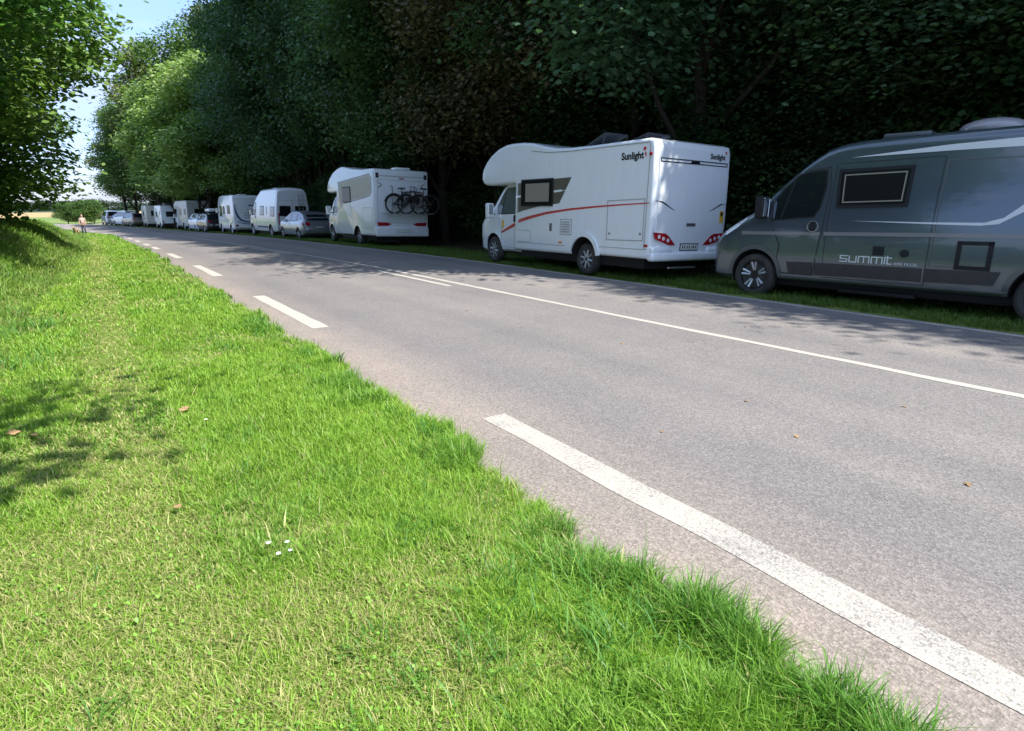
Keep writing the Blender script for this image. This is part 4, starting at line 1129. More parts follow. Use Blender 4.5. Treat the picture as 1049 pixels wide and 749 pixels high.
def build_sunlight():
    root = empty('motorhome', 'large white motorhome with overcab bed and red side line, next to the grey van', 'motorhome', None, pose(10.356, 14.954, .008, -.005, -.035))
    v = Vehicle(root); W = 1.125
    bm = prism_body(SUNLX, W, .075, 5)
    v.body(bm, WHITE, name='living_body', arches=(-4.035,), ar=.46, az=.38, w=W)
    bodyb = v.bvh
    # big side decal and windows
    for ax in 'LR':
        v.patch('side_decal', ax, [(-1.22, 1.31), (-1.22, 2.05), (-2.2, 2.10), (-3.50, 2.13), (-3.28, 1.83), (-3.08, 1.56), (-2.2, 1.48), (-1.6, 1.39)], OLIVE, .004)
        v.stripe('decal_bar', ax, [(-1.24, 1.72), (-1.50, 1.745)], .05, WHITE, .008)
        v.stripe('decal_bar', ax, [(-2.86, 1.83), (-3.16, 1.845)], .05, WHITE, .008)
        v.stripe('decal_bar', ax, [(-3.14, 1.845), (-3.36, 1.845)], .014, WHITE, .008)
        v.stripe('red_line', ax, [(-1.22, 1.09), (-1.8, 1.21), (-2.57, 1.335), (-3.5, 1.425), (-4.45, 1.485), (-5.2, 1.52), (-5.96, 1.55)], [.085, .075, .055, .045, .035, .026, .02], STRIPER, .006)
        w = camper_window(v, -1.54, -2.80, 1.53, 2.10, ax, off=.022, name='side_window')
        v.patch('window_blind', ax, [(-1.72, 1.60), (-1.72, 2.03), (-2.70, 2.03), (-2.70, 1.60)], SILVERFOIL, .034, parent=w)
    hatch = v.outline('garage_door', 'L', [(-4.78, .80), (-4.76, 1.60), (-5.84, 1.63), (-5.85, .82)], SEAML, .016, .006)
    v.patch('hatch_lock', 'L', arc_pts(-4.86, .93, .022, 0, 2*PI, 8)[:-1], GREYP, .010, parent=hatch)
    v.patch('hatch_lock', 'L', arc_pts(-5.77, .95, .022, 0, 2*PI, 8)[:-1], GREYP, .010, parent=hatch)
    v.outline('cassette_door', 'L', [(-1.24, .62), (-1.24, .905), (-1.95, .905), (-1.95, .62)], SEAML, .010)
    vg = v.outline('fridge_vent', 'L', [(-3.16, .86), (-3.16, 1.20), (-3.57, 1.20), (-3.57, .86)], SEAML, .014, .008)
    B = bmesh.new()
    for k in range(5): v.patch(None, 'L', [(-3.21, .91+k*.055), (-3.21, .93+k*.055), (-3.52, .93+k*.055), (-3.52, .91+k*.055)], SEAML, .014, bm=B)
    obj_bm('vent_slats', B, SEAML, vg)
    v.patch('power_inlet', 'L', [(-2.74, .92), (-2.74, 1.10), (-2.82, 1.10), (-2.82, .92)], GREYP, .012)
    v.patch('side_marker', 'L', [(-3.12, .655), (-3.12, .69), (-3.24, .69), (-3.24, .655)], ORL, .016)
    v.stripe('skirt_line', 'L', [(-1.22, .60), (-3.36, .60)], .012, SEAML, .004)
    v.stripe('skirt_line', 'L', [(-4.55, .64), (-5.98, .65)], .012, SEAML, .004)
    arch_flare(v, -4.035, .38, .455, .555, WHITE, off=.04, a0=.13, a1=PI-.13)
    v.stripe('roof_rail', 'L', [(-1.9, 2.80), (-2.6, 2.715), (-3.4, 2.69), (-5.90, 2.69)], .016, SEAML, .008)
    v.stripe('corner_trim', 'L', [(-5.90, .66), (-5.90, 2.66)], .014, SEAML, .007)
    v.stripe('corner_trim', 'L', [(-1.225, .44), (-1.225, 1.05)], .014, SEAML, .007)
    v.text('maker_lettering', 'Sunlight', 'L', -5.10, 2.40, .19, BLACKD, off=.004, sx=1.05, font_bold=.006, tilt=.0)
    v.patch('lettering_mark', 'L', [(-5.70, 2.56), (-5.74, 2.62), (-5.79, 2.60), (-5.77, 2.54)], STRIPER, .006)
    v.patch('lettering_mark', 'L', [(-5.76, 2.52), (-5.80, 2.50), (-5.80, 2.42), (-5.77, 2.45)], STRIPER, .006)
    v.patch('side_marker', 'L', arc_pts(-5.93, 2.47, .035, 0, 2*PI, 10)[:-1], REDL, .02)
    v.patch('side_marker', 'L', [(-5.90, .70), (-5.90, .75), (-5.99, .75), (-5.99, .70)], REDL, .016)
    # rear wall: rounded panel, lamps, bumper
    rp = v.patch('rear_panel', 'B', [(-.98, .95), (-1.0, 2.35), (-.95, 2.62), (.95, 2.62), (1.0, 2.35), (.98, .95), (.62, .66), (.45, .60), (-.45, .60), (-.62, .66)], WHITE, .022)
    for s in (1, -1):
        f = lambda p: [(s*a, b) for a, b in p]
        la = v.patch('tail_lamp', 'B', f([(1.05, .99), (.72, .97), (.60, .90), (.42, .74), (.62, .745), (1.0, .86)]), REDL, .034, grid=.08)
        for k in range(3): v.patch('lamp_ring', 'B', arc_pts(s*(.90-.13*k), .905-.035*k, .04, 0, 2*PI, 10)[:-1], WLAMP, .038, parent=la)
        v.patch('rear_decal', 'B', f([(1.02, 1.60), (.86, 1.555), (.66, 1.47), (.50, 1.42), (.70, 1.51), (.86, 1.585)]), BLACKD, .028)
    bb = bmesh.new(); 
    prof = [(1.10, .42, -6.0), (1.10, .56, -6.02), (.9, .60, -6.1)]
    bm_box(bb, -6.13, -5.95, -1.11, 1.11, .42, .60, .06, 4); obj_bm('rear_bumper', bb, WHITE, root, 40)
    for s in (1, -1):
        bb = bmesh.new(); bm_box(bb, -6.105, -6.0, min(s*.55, s*1.10), max(s*.55, s*1.10), .56, .70, .045, 3); obj_bm('bumper_corner', bb, WHITE, root, 40)
    p = plate(v, 0, .70, off=.03)
    v.outline('top_rail', 'B', [(-.97, 2.34), (-.97, 2.40), (.97, 2.40), (.97, 2.34)], BLACKD, .018, .03)
    v.patch('brake_lamp', 'B', [(-.14, 2.335), (-.10, 2.405), (.10, 2.405), (.14, 2.335)], BLACKD, .036)
    v.text('maker_lettering', 'Sunlight', 'B', -.44, 2.47, .145, BLACKD, off=.026, sx=1.0, font_bold=.004)
    v.patch('lettering_mark', 'B', [(-.90, 2.60), (-.93, 2.64), (-.96, 2.62), (-.94, 2.58)], STRIPER, .027)
    v.patch('panel_handle', 'B', [(-.12, 1.12), (-.12, 1.18), (.14, 1.18), (.14, 1.12)], GREYP, .034)
    st = v.patch('sticker', 'B', [(-.86, 1.20), (-.86, 1.44), (-.98, 1.44), (-.98, 1.20)], YEL, .027)
    v.patch('sticker_symbol', 'B', [(-.885, 1.33), (-.885, 1.41), (-.96, 1.41), (-.94, 1.35)], BLACKD, .031, parent=st)
    v.box('tow_step', -6.13, -6.08, -.18, .62, .27, .31, ALU)
    # roof lights standing open
    for x0, y0, s in ((-3.95, .25, 1.0), (-5.1, .1, .8)):
        bm = bmesh.new(); bm_box(bm, x0-.05*s, x0+.65*s, y0-.35, y0+.35, 2.77, 2.82, .02); h = obj_bm('roof_light', bm, WHITE, root, 40)
        bm = bmesh.new()
        a = [(x0+.62*s, y0-.33, 2.84), (x0+.62*s, y0+.33, 2.84), (x0, y0+.33, 3.06), (x0, y0-.33, 3.06)]
        if s < 1: a = [(p[0], p[1], 2.84 if k < 2 else 2.96) for k, p in enumerate(a)]
        vs = [bm.verts.new(q) for q in a]; f = bm.faces.new(vs)
        r = bmesh.ops.extrude_face_region(bm, geom=[f]); 
        for q in r['geom']:
            if isinstance(q, bmesh.types.BMVert): q.co.z += .035
        bmesh.ops.recalc_face_normals(bm, faces=bm.faces); obj_bm('roof_light_lid', bm, M('smoked_lid', (.08, .085, .09), .12, coat=.5), h)
        bm = bmesh.new()
        for yy in (y0-.33, y0+.33): bm_tube(bm, [(x0+.1, yy, 2.8), (x0, yy, a[2][2])], .012, 6)
        obj_bm('lid_strut', bm, GREYP, h)
    v.box('underfloor', -5.7, -1.2, -.9, .9, .24, .46, BLACKP)
    coach_cab(v, WHITE)
    v.patch('door_sticker', 'L', [(-.44, .93), (-.44, 1.14), (-.54, 1.14), (-.54, .93)], YEL, .006)
    v.stripe('red_line', 'L', [(-.42, .82), (-.8, .95), (-1.17, 1.07)], [.05, .07, .085], STRIPER, .007)
    mirror(v, -.02, 1.06, 1.38, WHITE2, .40, 1); mirror(v, -.02, -1.06, 1.38, WHITE2, .40, -1)
    wheel(v, 0, 1.0, 1, .345, .215); wheel(v, 0, -1.0, -1, .345, .215)
    wheel(v, -4.035, 1.05, 1, .345, .215); wheel(v, -4.035, -1.05, -1, .345, .215)
build_sunlight()

# ------------------------------------------------------------------ 3. white coachbuilt with bicycles
LMCX = [(-5.72, 2.80), (-5.68, 2.92), (-5.55, 2.96), (-4.3, 2.98), (-3.2, 3.06), (-2.2, 3.18), (-1.9, 3.20), (-1.4, 3.15), (-.8, 3.02), (-.3, 2.80), (0, 2.58), (.10, 2.42), (.10, 2.25), (.02, 2.17), (-.4, 2.14), (-1.2, 2.16), (-1.2, .38), (-3.20, .40), (-4.22, .42), (-5.66, .44), (-5.72, .56)]
def build_lmc():
    root = empty('motorhome', 'white motorhome with overcab bed, sloping beige side panel and bicycles on its back', 'motorhome', None, pose(10.48, 29.159, .012, -.05, -.034))
    v = Vehicle(root); W = 1.13
    v.body(prism_body(LMCX, W, .06, 4), WHITE, name='living_body', arches=(-3.7,), ar=.42, az=.37, w=W)
    for ax in 'LR':
        fr = v.outline('side_decal', ax, [(-1.65, 1.64), (-1.45, 2.56), (-5.2, 2.76), (-5.45, 2.62), (-5.42, 2.1), (-5.2, 1.96), (-4.7, 1.90)], BLACKD, .045, .006)
        v.patch('side_decal', ax, [(-1.70, 1.70), (-1.52, 2.53), (-5.15, 2.72), (-5.38, 2.58), (-5.36, 2.12), (-5.15, 2.00), (-4.65, 1.93)], BEIGED, .004)
        camper_window(v, -2.05, -3.0, 1.75, 2.32, ax, off=.02, name='side_window')
    v.outline('garage_door', 'L', [(-4.4, .72), (-4.4, 1.5), (-5.5, 1.5), (-5.5, .72)], SEAML, .014)
    v.text('side_lettering', 'LIBERTY', 'L', -3.6, 2.38, .11, BLACKD, sx=1.3) if False else None
    v.outline('rear_panel', 'B', [(-.98, .95), (-1.0, 2.55), (1.0, 2.55), (.98, .95)], SEAML, .012)
    v.stripe('top_rail', 'B', [(-1.0, 2.70), (1.0, 2.70)], .02, SEAML, .01)
    for s in (1, -1):
        f = lambda p: [(s*a, b) for a, b in p]
        v.patch('tail_lamp', 'B', f([(1.04, .97), (.66, .96), (.44, .90), (.62, .83), (1.02, .83)]), REDL, .025)
        v.patch('rear_decal', 'B', f([(.94, 2.62), (.94, 2.80), (1.06, 2.80), (1.06, 2.62)]), BLACKD, .006) 
        v.patch('rear_decal', 'B', f([(1.02, 2.50), (.88, 2.42), (.80, 2.36), (.88, 2.38)]), BLACKD, .006)
        v.patch('rear_decal', 'B', f([(1.02, 2.22), (.90, 2.28), (.80, 2.36), (.88, 2.34)]), BLACKD, .006)
        v.patch('fog_lamp', 'B', f([(1.04, .72), (.94, .76), (.94, .64), (1.04, .60)]), BLACKD, .09)
    v.patch('brake_lamp', 'B', [(-.1, 2.60), (-.1, 2.64), (.1, 2.64), (.1, 2.60)], REDL, .012)
    bb = bmesh.new(); bm_box(bb, -5.82, -5.6, -1.12, 1.12, .42, .78, .06, 4); obj_bm('rear_bumper', bb, WHITE2, root, 40)
    bb = bmesh.new(); bm_box(bb, -5.845, -5.80, -.32, .32, .58, .74, .01); obj_bm('number_plate', bb, PLATE, root, 40)
    # bike rack
    rk = bmesh.new()
    for y in (-.55, .45): bm_tube(rk, [(-5.73, y, 2.35), (-5.9, y, 2.30), (-5.86, y, 1.45), (-5.74, y, 1.36)], .018, 6)
    for x in (-5.95, -6.2): bm_box(rk, x-.04, x+.04, -1.15, .95, 1.28, 1.31)
    for y in (-.55, .45): bm_tube(rk, [(-5.74, y, 1.38), (-6.25, y, 1.29)], .016, 6)
    obj_bm('bike_rack', rk, ALU, root, 40)
    v.box('roof_light', -5.2, -4.6, -.6, 0, 2.97, 3.08, WHITE2, .03); v.box('roof_aerial', -4.9, -4.88, .5, .52, 2.97, 3.4, BLACKP, 0)
    v.box('underfloor', -5.3, -1.2, -.9, .9, .24, .46, BLACKP)
    coach_cab(v, WHITE2)
    mirror(v, -.02, 1.06, 1.38, WHITE2, .40, 1); mirror(v, -.02, -1.06, 1.38, WHITE2, .40, -1)
    wheel(v, 0, 1.0, 1, .345, .215); wheel(v, 0, -1.0, -1, .345, .215)
    wheel(v, -3.7, 1.05, 1, .345, .215); wheel(v, -3.7, -1.05, -1, .345, .215)
    # bicycles standing on the rack: things of their own
    for k, (dx, y0, flip, col, lab) in enumerate(((-5.95, .42, 1, M('black_bike_paint', (.03, .03, .035), .3), 'black bicycle on the rack, the one nearer the motorhome wall'), (-6.2, -1.02, -1, M('brown_bike_paint', (.09, .06, .05), .35), 'dark brown bicycle on the rack, the outer one'))):
        e = empty('bicycle', lab, 'bicycle', 'bicycles on the motorhome rack', root.matrix_world @ Matrix.Translation((dx, y0, 1.31)) @ Matrix.Rotation(0 if flip > 0 else PI, 4, 'Z') )
        r = .345
        def P(a, h, s=0): return (s, -a, h)
        w1, w2 = 0, 1.05
        for a in (w1, w2):
            bm = bmesh.new()
            for q in range(36):
                pass
            n = 32; pts = [P(a+r*math.cos(2*PI*q/n), r+r*math.sin(2*PI*q/n)) for q in range(n+1)]
            bm_tube(bm, pts, .030, 6, cap=False); w = obj_bm('wheel', bm, RUBBER, e, 60)
            bm = bmesh.new(); pts = [P(a+(r-.03)*math.cos(2*PI*q/n), r+(r-.03)*math.sin(2*PI*q/n)) for q in range(n+1)]
            bm_tube(bm, pts, .010, 5, cap=False)
            for q in range(18):
                t = 2*PI*q/18; bm_tube(bm, [P(a, r), P(a+(r-.03)*math.cos(t), r+(r-.03)*math.sin(t))], .004, 4)
            obj_bm('rim', bm, RIMD, w, 60)
        bm = bmesh.new()
        bb_, st, hd, hb = P(.45, .30), P(.32, .78), P(.86, .84), P(.92, .66)
        for a, b in ((bb_, st), (st, hd), (bb_, hb), (hd, hb), (P(w1, r), bb_), (P(w1, r), P(.35, .72)), (hb, P(w2, r))): bm_tube(bm, [a, b], .03, 6)
        obj_bm('frame', bm, col, e, 60)
        bm = bmesh.new(); bm_box(bm, -.05, .05, -.74, -.48, .40, .62, .03); obj_bm('frame_bag', bm, BLACKP, e, 40)
        for a in (w1, w2):
            bm = bmesh.new(); bm_tube(bm, [P(a+(r+.04)*math.cos(t), r+(r+.04)*math.sin(t)) for t in np.linspace(.3, 2.9, 14)], .03, 6); obj_bm('mudguard', bm, BLACKP, e, 60)
        bm = bmesh.new(); bm_box(bm, -.07, .07, -.45, -.18, .92, .97, .02); bm_tube(bm, [st, P(.30, .93)], .014, 6); obj_bm('saddle', bm, BLACKP, e, 40)
        bm = bmesh.new(); bm_tube(bm, [hd, P(.83, 1.0)], .015, 6); bm_tube(bm, [P(.83, 1.0, -.12), P(.86, 1.02, .12)], .014, 6); obj_bm('handlebar', bm, BLACKP, e, 40)
        bm = bmesh.new(); bm_tube(bm, [P(.40, .27, -.06), P(.50, .33, .06)], .05, 10); bm_tube(bm, [P(.45, .30, .07), P(.40, .15, .07)], .012, 5); obj_bm('crankset', bm, GREYP, e, 40)
build_lmc()

# ------------------------------------------------------------------ cars and the farther campers
CARP = {
 'hatch': dict(top=[(.85, .52), (.82, .68), (.6, .84), (.2, .98), (-.15, 1.06), (-.35, 1.14), (-.8, 1.36), (-1.2, 1.47), (-1.7, 1.50), (-2.4, 1.46), (-2.9, 1.36), (-3.25, 1.12), (-3.36, .95), (-3.44, .72)], L=(.85, -3.44), wb=2.6, w=.88),
 'suv': dict(top=[(.85, .62), (.82, .80), (.6, .98), (.1, 1.10), (-.1, 1.18), (-.6, 1.48), (-1.0, 1.64), (-1.6, 1.68), (-2.6, 1.66), (-3.2, 1.58), (-3.5, 1.2), (-3.6, .95), (-3.66, .8)], L=(.85, -3.66), wb=2.65, w=.92),
 'van': dict(top=[(.85, .62), (.82, .82), (.6, 1.0), (.2, 1.14), (-.1, 1.34), (-.6, 1.68), (-1.0, 1.84), (-1.6, 1.9), (-3.2, 1.88), (-3.5, 1.8), (-3.66, 1.2), (-3.72, .8)], L=(.85, -3.72), wb=2.8, w=.92),
}
def build_car(kind_, name, label, cat, mat, m, lights='b', glass=None, roofbox=None, group=None):
    c = CARP[kind_]; root = empty(name, label, cat, group, m); v = Vehicle(root)
    x1, x0 = c['L']; w = c['w']; top = c['top']
    belt = {'hatch': .95, 'suv': 1.08, 'van': 1.15}[kind_]; tz = max(p[1] for p in top)
    W = lambda z: interp(z, [(0, w*.93), (.3, w*.96), (.55, w), (belt-.1, w*.985), (belt, w*.95), (tz, w*.74)])
    plan = lambda x: interp(x, [(x1, .66), (x1-.06, .80), (x1-.25, .92), (x1-.6, .99), (0, 1), (x0+.5, 1), (x0+.2, .96), (x0+.05, .90), (x0, .80)])
    zb = lambda x: interp(x, [(x1, .34), (x1-.2, .22), (x0+.3, .24), (x0, .40)])
    rc = lambda x: interp(x, [(x1, .08), (x1-.5, .12), (-.8, .12), (x0+.4, .12), (x0, .10)])
    bm = loft_body(stations(x1, x0, (x1-.03, x1-.08, x0+.03, x0+.08, x0+.15)), zb, lambda x: interp(x, top), plan, W, rc, .03)
    v.body(bm, mat, arches=(0, -c['wb']), ar=.35, az=.33, w=w*.97)
    g = glass or GLASS
    for ax in 'LR':
        if kind_ == 'hatch': pl = [(-.42, .99), (-.85, 1.27), (-1.25, 1.38), (-1.75, 1.405), (-2.35, 1.37), (-2.75, 1.28), (-3.0, 1.10), (-2.6, 1.03), (-1.6, .985)]
        elif kind_ == 'suv': pl = [(-.2, 1.12), (-.68, 1.44), (-1.05, 1.57), (-1.7, 1.60), (-2.6, 1.58), (-3.1, 1.52), (-3.28, 1.25), (-2.9, 1.16), (-1.6, 1.12)]
        else: pl = [(-.15, 1.2), (-.65, 1.6), (-1.05, 1.76), (-1.7, 1.8), (-3.1, 1.78), (-3.4, 1.7), (-3.48, 1.25), (-1.6, 1.2)]
        ww = v.window(pl, ax, g, BLACKP, .015, name='side_window', off=.006, fo=.003)
        for xx in (-1.35, -2.3): v.stripe('window_pillar', ax, [(xx, belt+.05), (xx-.03, tz-.14)], .05, BLACKP, .009, parent=ww)
        d = v.outline('front_door', ax, [(-.42, .35), (-.34, belt-.02), (-1.34, belt+.02), (-1.40, .35)], SEAM, .01)
        v.patch('door_handle', ax, [(-1.12, belt-.08), (-1.28, belt-.08), (-1.28, belt-.12), (-1.12, belt-.12)], mat, .02, parent=d)
        v.outline('rear_door', ax, [(-1.42, .35), (-1.36, belt+.02), (-2.3, belt+.02), (-2.35, .6), (-2.2, .35)], SEAM, .01)
    zr = belt+.02; tr = tz-.12
    v.patch('rear_window', 'B', [(-w*.66, zr+.05), (-w*.58, tr), (w*.58, tr), (w*.66, zr+.05)], g, .006, grid=.1)
    v.patch('windscreen', 'F', [(-w*.76, belt+.12), (-w*.62, tz-.10), (w*.62, tz-.10), (w*.76, belt+.12)], g, .006, grid=.1)
    v.outline('tailgate', 'B', [(-w*.66, .62), (-w*.7, belt), (w*.7, belt), (w*.66, .62)], SEAM, .01)
    for s in (1, -1):
        zc = belt-.12
        v.patch('tail_lamp', 'B', [(s*w*.52, zc-.06), (s*w*.56, zc+.08), (s*w*.84, zc+.12), (s*w*.82, zc-.06)], REDL, .012, grid=.08)
        v.patch('tail_lamp', 'L' if s > 0 else 'R', [(x0+.12, zc-.05), (x0+.15, zc+.11), (x0+.36, zc+.09), (x0+.28, zc-.02)], REDL, .010, grid=.08)
        v.patch('headlight', 'F', [(s*w*.38, .62), (s*w*.40, .72), (s*w*.80, .80), (s*w*.78, .66)], WLAMP, .01, grid=.08)
    plate(v, 0, .68, w=.46, h=.10, off=.012)
    v.patch('rear_bumper', 'B', [(-w*.8, .36), (-w*.84, .54), (w*.84, .54), (w*.8, .36)], mat, .03)
    mirror(v, -.55, w*.94, belt+.06, mat, .15, 1, .12, .16); mirror(v, -.55, -w*.94, belt+.06, mat, .15, -1, .12, .16)
    v.box('underfloor', x0+.4, x1-.4, -w*.7, w*.7, .16, .28, BLACKP)
    if roofbox:
        bm = bmesh.new(); bm_box(bm, -2.7, -.9, -.42, .42, tz+.08, tz+.40, .12, 4); b = obj_bm('roof_box', bm, roofbox, root, 40)
        for xx in (-1.2, -2.3): v.box('roof_bar', xx-.03, xx+.03, -.6, .6, tz+.02, tz+.07, BLACKP, .005)
    for x in (0, -c['wb']):
        for s_ in (1, -1): wheel(v, x, s_*w*.985, s_, .32, .2, 'car')
    return v

def at(Y, uleft, w, th=None, lean=-.02, xr=0.0):
    """pose of a vehicle whose rear left corner stands at (bearing) uleft, Y; xr = local x of its rear"""
    t = 0 if th is None else th
    X = uleft + w*math.cos(t) - xr*math.sin(t); Yf = Y - w*math.sin(t) - xr*math.cos(t)
    return pose(X, Yf, t, float(fz(Yf+xr/2))-.03, lean)

# silver hatchback
v = build_car('hatch', 'parked_car', 'silver hatchback parked right in front of the motorhome with the bicycles', 'car', SILVER, at(33.7, 9.42, .88, -.06, xr=-3.44))

def box_camper(name, label, prof, w, m, paint, wheels_x, extra, wr=.345, cab=False, cat='motorhome', group=None, bev=.08):
    root = empty(name, label, cat, group, m); v = Vehicle(root)
    v.body(prism_body(prof, w, bev, 4), paint, name='body' if not cab else 'living_body', arches=wheels_x, ar=wr+.07, az=wr+.02, w=w)
    extra(v)
    if cab:
        coach_cab(v, WHITE2)
        mirror(v, -.02, 1.06, 1.38, WHITE2, .40, 1)
        wheel(v, 0, 1.0, 1, wr, .21); wheel(v, 0, -1.0, -1, wr, .21)
    for x in wheels_x:
        for s_ in (1, -1): wheel(v, x, s_*(w-.05), s_, wr, .21)
    return v

# white high roof van conversion with spare details
def van_extra():
    root = empty('camper_van', 'white high roof van camper with two dark rear windows, behind the silver hatchback', 'camper van', None, at(39.2, 9.45, 1.0, -.05, xr=-5.36))
    v = Vehicle(root)
    zt = lambda x: interp(x, CABTOP) - .02 + interp(x, [(-5.36, .20), (-5.0, .32), (-1.9, .32), (-1.0, .0), (.97, 0)])
    bm = loft_body(stations(.97, -5.36, (.95, .91, .88, .8, -.03, -.08, -5.3)), duc_zb, zt, duc_plan, duc_W, lambda x: duc_rc(x)*1.1, .05)
    v.body(bm, WHITE2, arches=(0, -4.035), ar=.43, az=.38, w=1.0)
    ducato_cab(v, WHITE2)
    for a, b, c_, d in ((-2.0, -2.75, 1.35, 1.85), (-4.15, -4.95, 1.30, 1.8)): camper_window(v, a, b, c_, d, 'L', name='side_window', off=.01, glass=GLASS)
    v.patch('side_window', 'L', [(-3.3, 1.35), (-3.3, 1.85), (-3.45, 1.85), (-3.45, 1.35)], GLASS, .01)
    v.stripe('side_moulding', 'L', [(-1.3, .62), (-3.5, .62)], .10, GREYP, .014)
    v.outline('sliding_door', 'R', [(-1.17, .42), (-1.17, 2.16), (-2.62, 2.20), (-2.62, .42)], SEAM, .010)
    for s in (1, -1):
        v.window([(s*.14, 1.30), (s*.14, 1.86), (s*.76, 1.86), (s*.80, 1.30)], 'B', GLASS, BLACKP, .02, name='rear_window')
        v.patch('tail_lamp', 'B', [(s*.90, .80), (s*.84, .80), (s*.82, 1.45), (s*.88, 1.45)], REDL, .02)
        v.outline('rear_door', 'B', [(s*.02, .55), (s*.02, 2.2), (s*.84, 2.2), (s*.88, .55)], SEAML, .014)
    v.stripe('rear_decal', 'B', [(.75, .98), (-.1, 1.0)], .05, BLUED, .01)
    v.patch('rear_bumper', 'B', [(-.9, .42), (.9, .42), (.9, .58), (-.9, .58)], GREYP, .04)
    v.box('roof_light', -3.4, -2.7, -.35, .35, 2.86, 2.96, WHITE2, .03)
    v.box('ladder', -5.46, -5.43, -.72, -.36, 1.0, 2.6, ALU, 0) if False else None
    bm = bmesh.new()
    for y in (-.36, -.62): bm_tube(bm, [(-5.40, y, 1.0), (-5.44, y, 1.1), (-5.44, y, 2.55), (-5.3, y, 2.75)], .014, 6)
    for z in np.arange(1.2, 2.6, .26): bm_tube(bm, [(-5.44, -.36, z), (-5.44, -.62, z)], .012, 6)
    obj_bm('ladder', bm, ALU, root, 40)
    mirror(v, -.10, 1.03, 1.50, BLACKP, .36, 1); mirror(v, -.10, -1.03, 1.50, BLACKP, .36, -1)
    v.box('underfloor', -4.9, .5, -.75, .75, .22, .37, BLACKP)
    wheels(v, 4.035, .985, rad=.345, width=.215, style='cap')
van_extra()

# integrated motorhome with a dark blue swirl
INT = [(-5.1, 2.70), (-5.0, 2.84), (-4.8, 2.88), (-1.5, 2.88), (-.4, 2.86), (.2, 2.72), (.55, 2.45), (.75, 2.1), (.95, 1.5), (1.02, 1.0), (1.0, .5), (.9, .35), (-5.0, .40), (-5.12, .55)]
def int_extra(v):
    camper_window(v, -2.9, -3.9, 1.55, 2.1, 'L', name='side_window'); camper_window(v, -1.3, -1.9, 1.55, 2.05, 'L', name='side_window')
    v.window([(.15, 1.35), (.15, 2.1), (-.75, 2.1), (-.75, 1.35)], 'L', GLASS, BLACKP, .03, name='cab_window')
    v.patch('windscreen', 'F', [(-1.0, 1.45), (-1.0, 2.3), (1.0, 2.3), (1.0, 1.45)], GLASS, .01)
    v.stripe('rear_swirl', 'B', [(1.02, 2.2), (.98, 1.7), (.86, 1.35), (.66, 1.1), (.35, .98), (-.1, .92), (-.7, .90)], [.05, .13, .17, .15, .12, .08, .04], BLUED, .008)
    v.stripe('rear_swirl', 'B', [(.9, .98), (.5, .84), (.0, .80), (-.6, .80)], [.05, .06, .05, .03], BLUED, .008)
    v.stripe('side_decal', 'L', [(-3.6, .75), (-4.5, .9), (-5.05, 1.25)], [.03, .10, .16], BLUED, .008)
    v.stripe('rear_lettering_bar', 'B', [(.08, 2.15), (-.42, 2.13)], .09, BLUED, .008)
    B = bmesh.new()
    for z in (1.25, 1.4, 1.55): v.patch(None, 'B', [(.42, z), (.42, z+.04), (.05, z+.04), (.05, z)], SEAML, .01, bm=B)
    obj_bm('rear_vent', B, SEAML, v.root)
    for s in (1, -1): v.patch('tail_lamp', 'B', [(s*1.04, .62), (s*.86, .62), (s*.86, .76), (s*1.04, .76)], REDL, .015)
    v.patch('rear_bumper', 'B', [(-1.05, .42), (1.05, .42), (1.05, .56), (-1.05, .56)], WHITE2, .05)
    v.box('roof_light', -3.0, -2.4, -.3, .3, 2.87, 2.97, WHITE2, .03)
    mirror(v, .9, 1.15, 1.75, BLACKP, .4, 1)
    v.box('underfloor', -4.8, .6, -.9, .9, .22, .45, BLACKP)
box_camper('motorhome', 'white box shaped motorhome with a dark blue swirl on its rear corner', INT, 1.14, at(50.4, 9.14, 1.14, -.01, xr=-5.12), WHITE2, (0, -3.8), int_extra)

# dark SUV with roof box, white car just ahead of it
build_car('suv', 'parked_car', 'dark purple brown estate with a pale roof box, beside the blue swirl motorhome', 'car', DKCAR, at(60.7, 8.75, .92, -.06, xr=-3.66), roofbox=WHITE2)
build_car('suv', 'parked_car', 'small white car half hidden ahead of the dark car with the roof box', 'car', WHITE2, at(66.0, 8.75, .92, -.08, xr=-3.66))

# pale grey tall camper
TALL = [(-5.6, 2.75), (-5.5, 2.92), (-5.3, 2.96), (-1.2, 2.96), (-.5, 2.85), (-.1, 2.6), (.1, 2.3), (-.1, 2.1), (-1.2, 2.05), (-1.2, .40), (-5.5, .42), (-5.6, .55)]
def tall_extra(v):
    camper_window(v, -2.2, -3.1, 1.55, 2.1, 'L', name='side_window'); camper_window(v, -4.3, -5.0, 1.6, 2.1, 'L', name='side_window')
    camper_window(v, -.5, .4, 1.6, 2.1, 'B', name='rear_window')
    v.stripe('rear_lamp_strip', 'B', [(1.0, .9), (.7, .9)], .14, REDL, .02); v.stripe('rear_lamp_strip', 'B', [(-1.0, .9), (-.7, .9)], .14, REDL, .02)
    v.stripe('side_decal', 'L', [(-1.4, 1.2), (-3.5, 1.1), (-5.4, 1.3)], [.04, .10, .05], STRIPEG, .006)
    v.box('underfloor', -5.3, -1.2, -.9, .9, .22, .45, BLACKP)
PGREY = M('pale_grey_panel', (.48, .49, .46), .4, coat=.3, dirt=.25)
box_camper('motorhome', 'pale grey tall motorhome standing behind the dark car with the roof box', TALL, 1.13, at(71.8, 8.70, 1.13, -.10, xr=-5.6), PGREY, (-3.7,), tall_extra, cab=True)

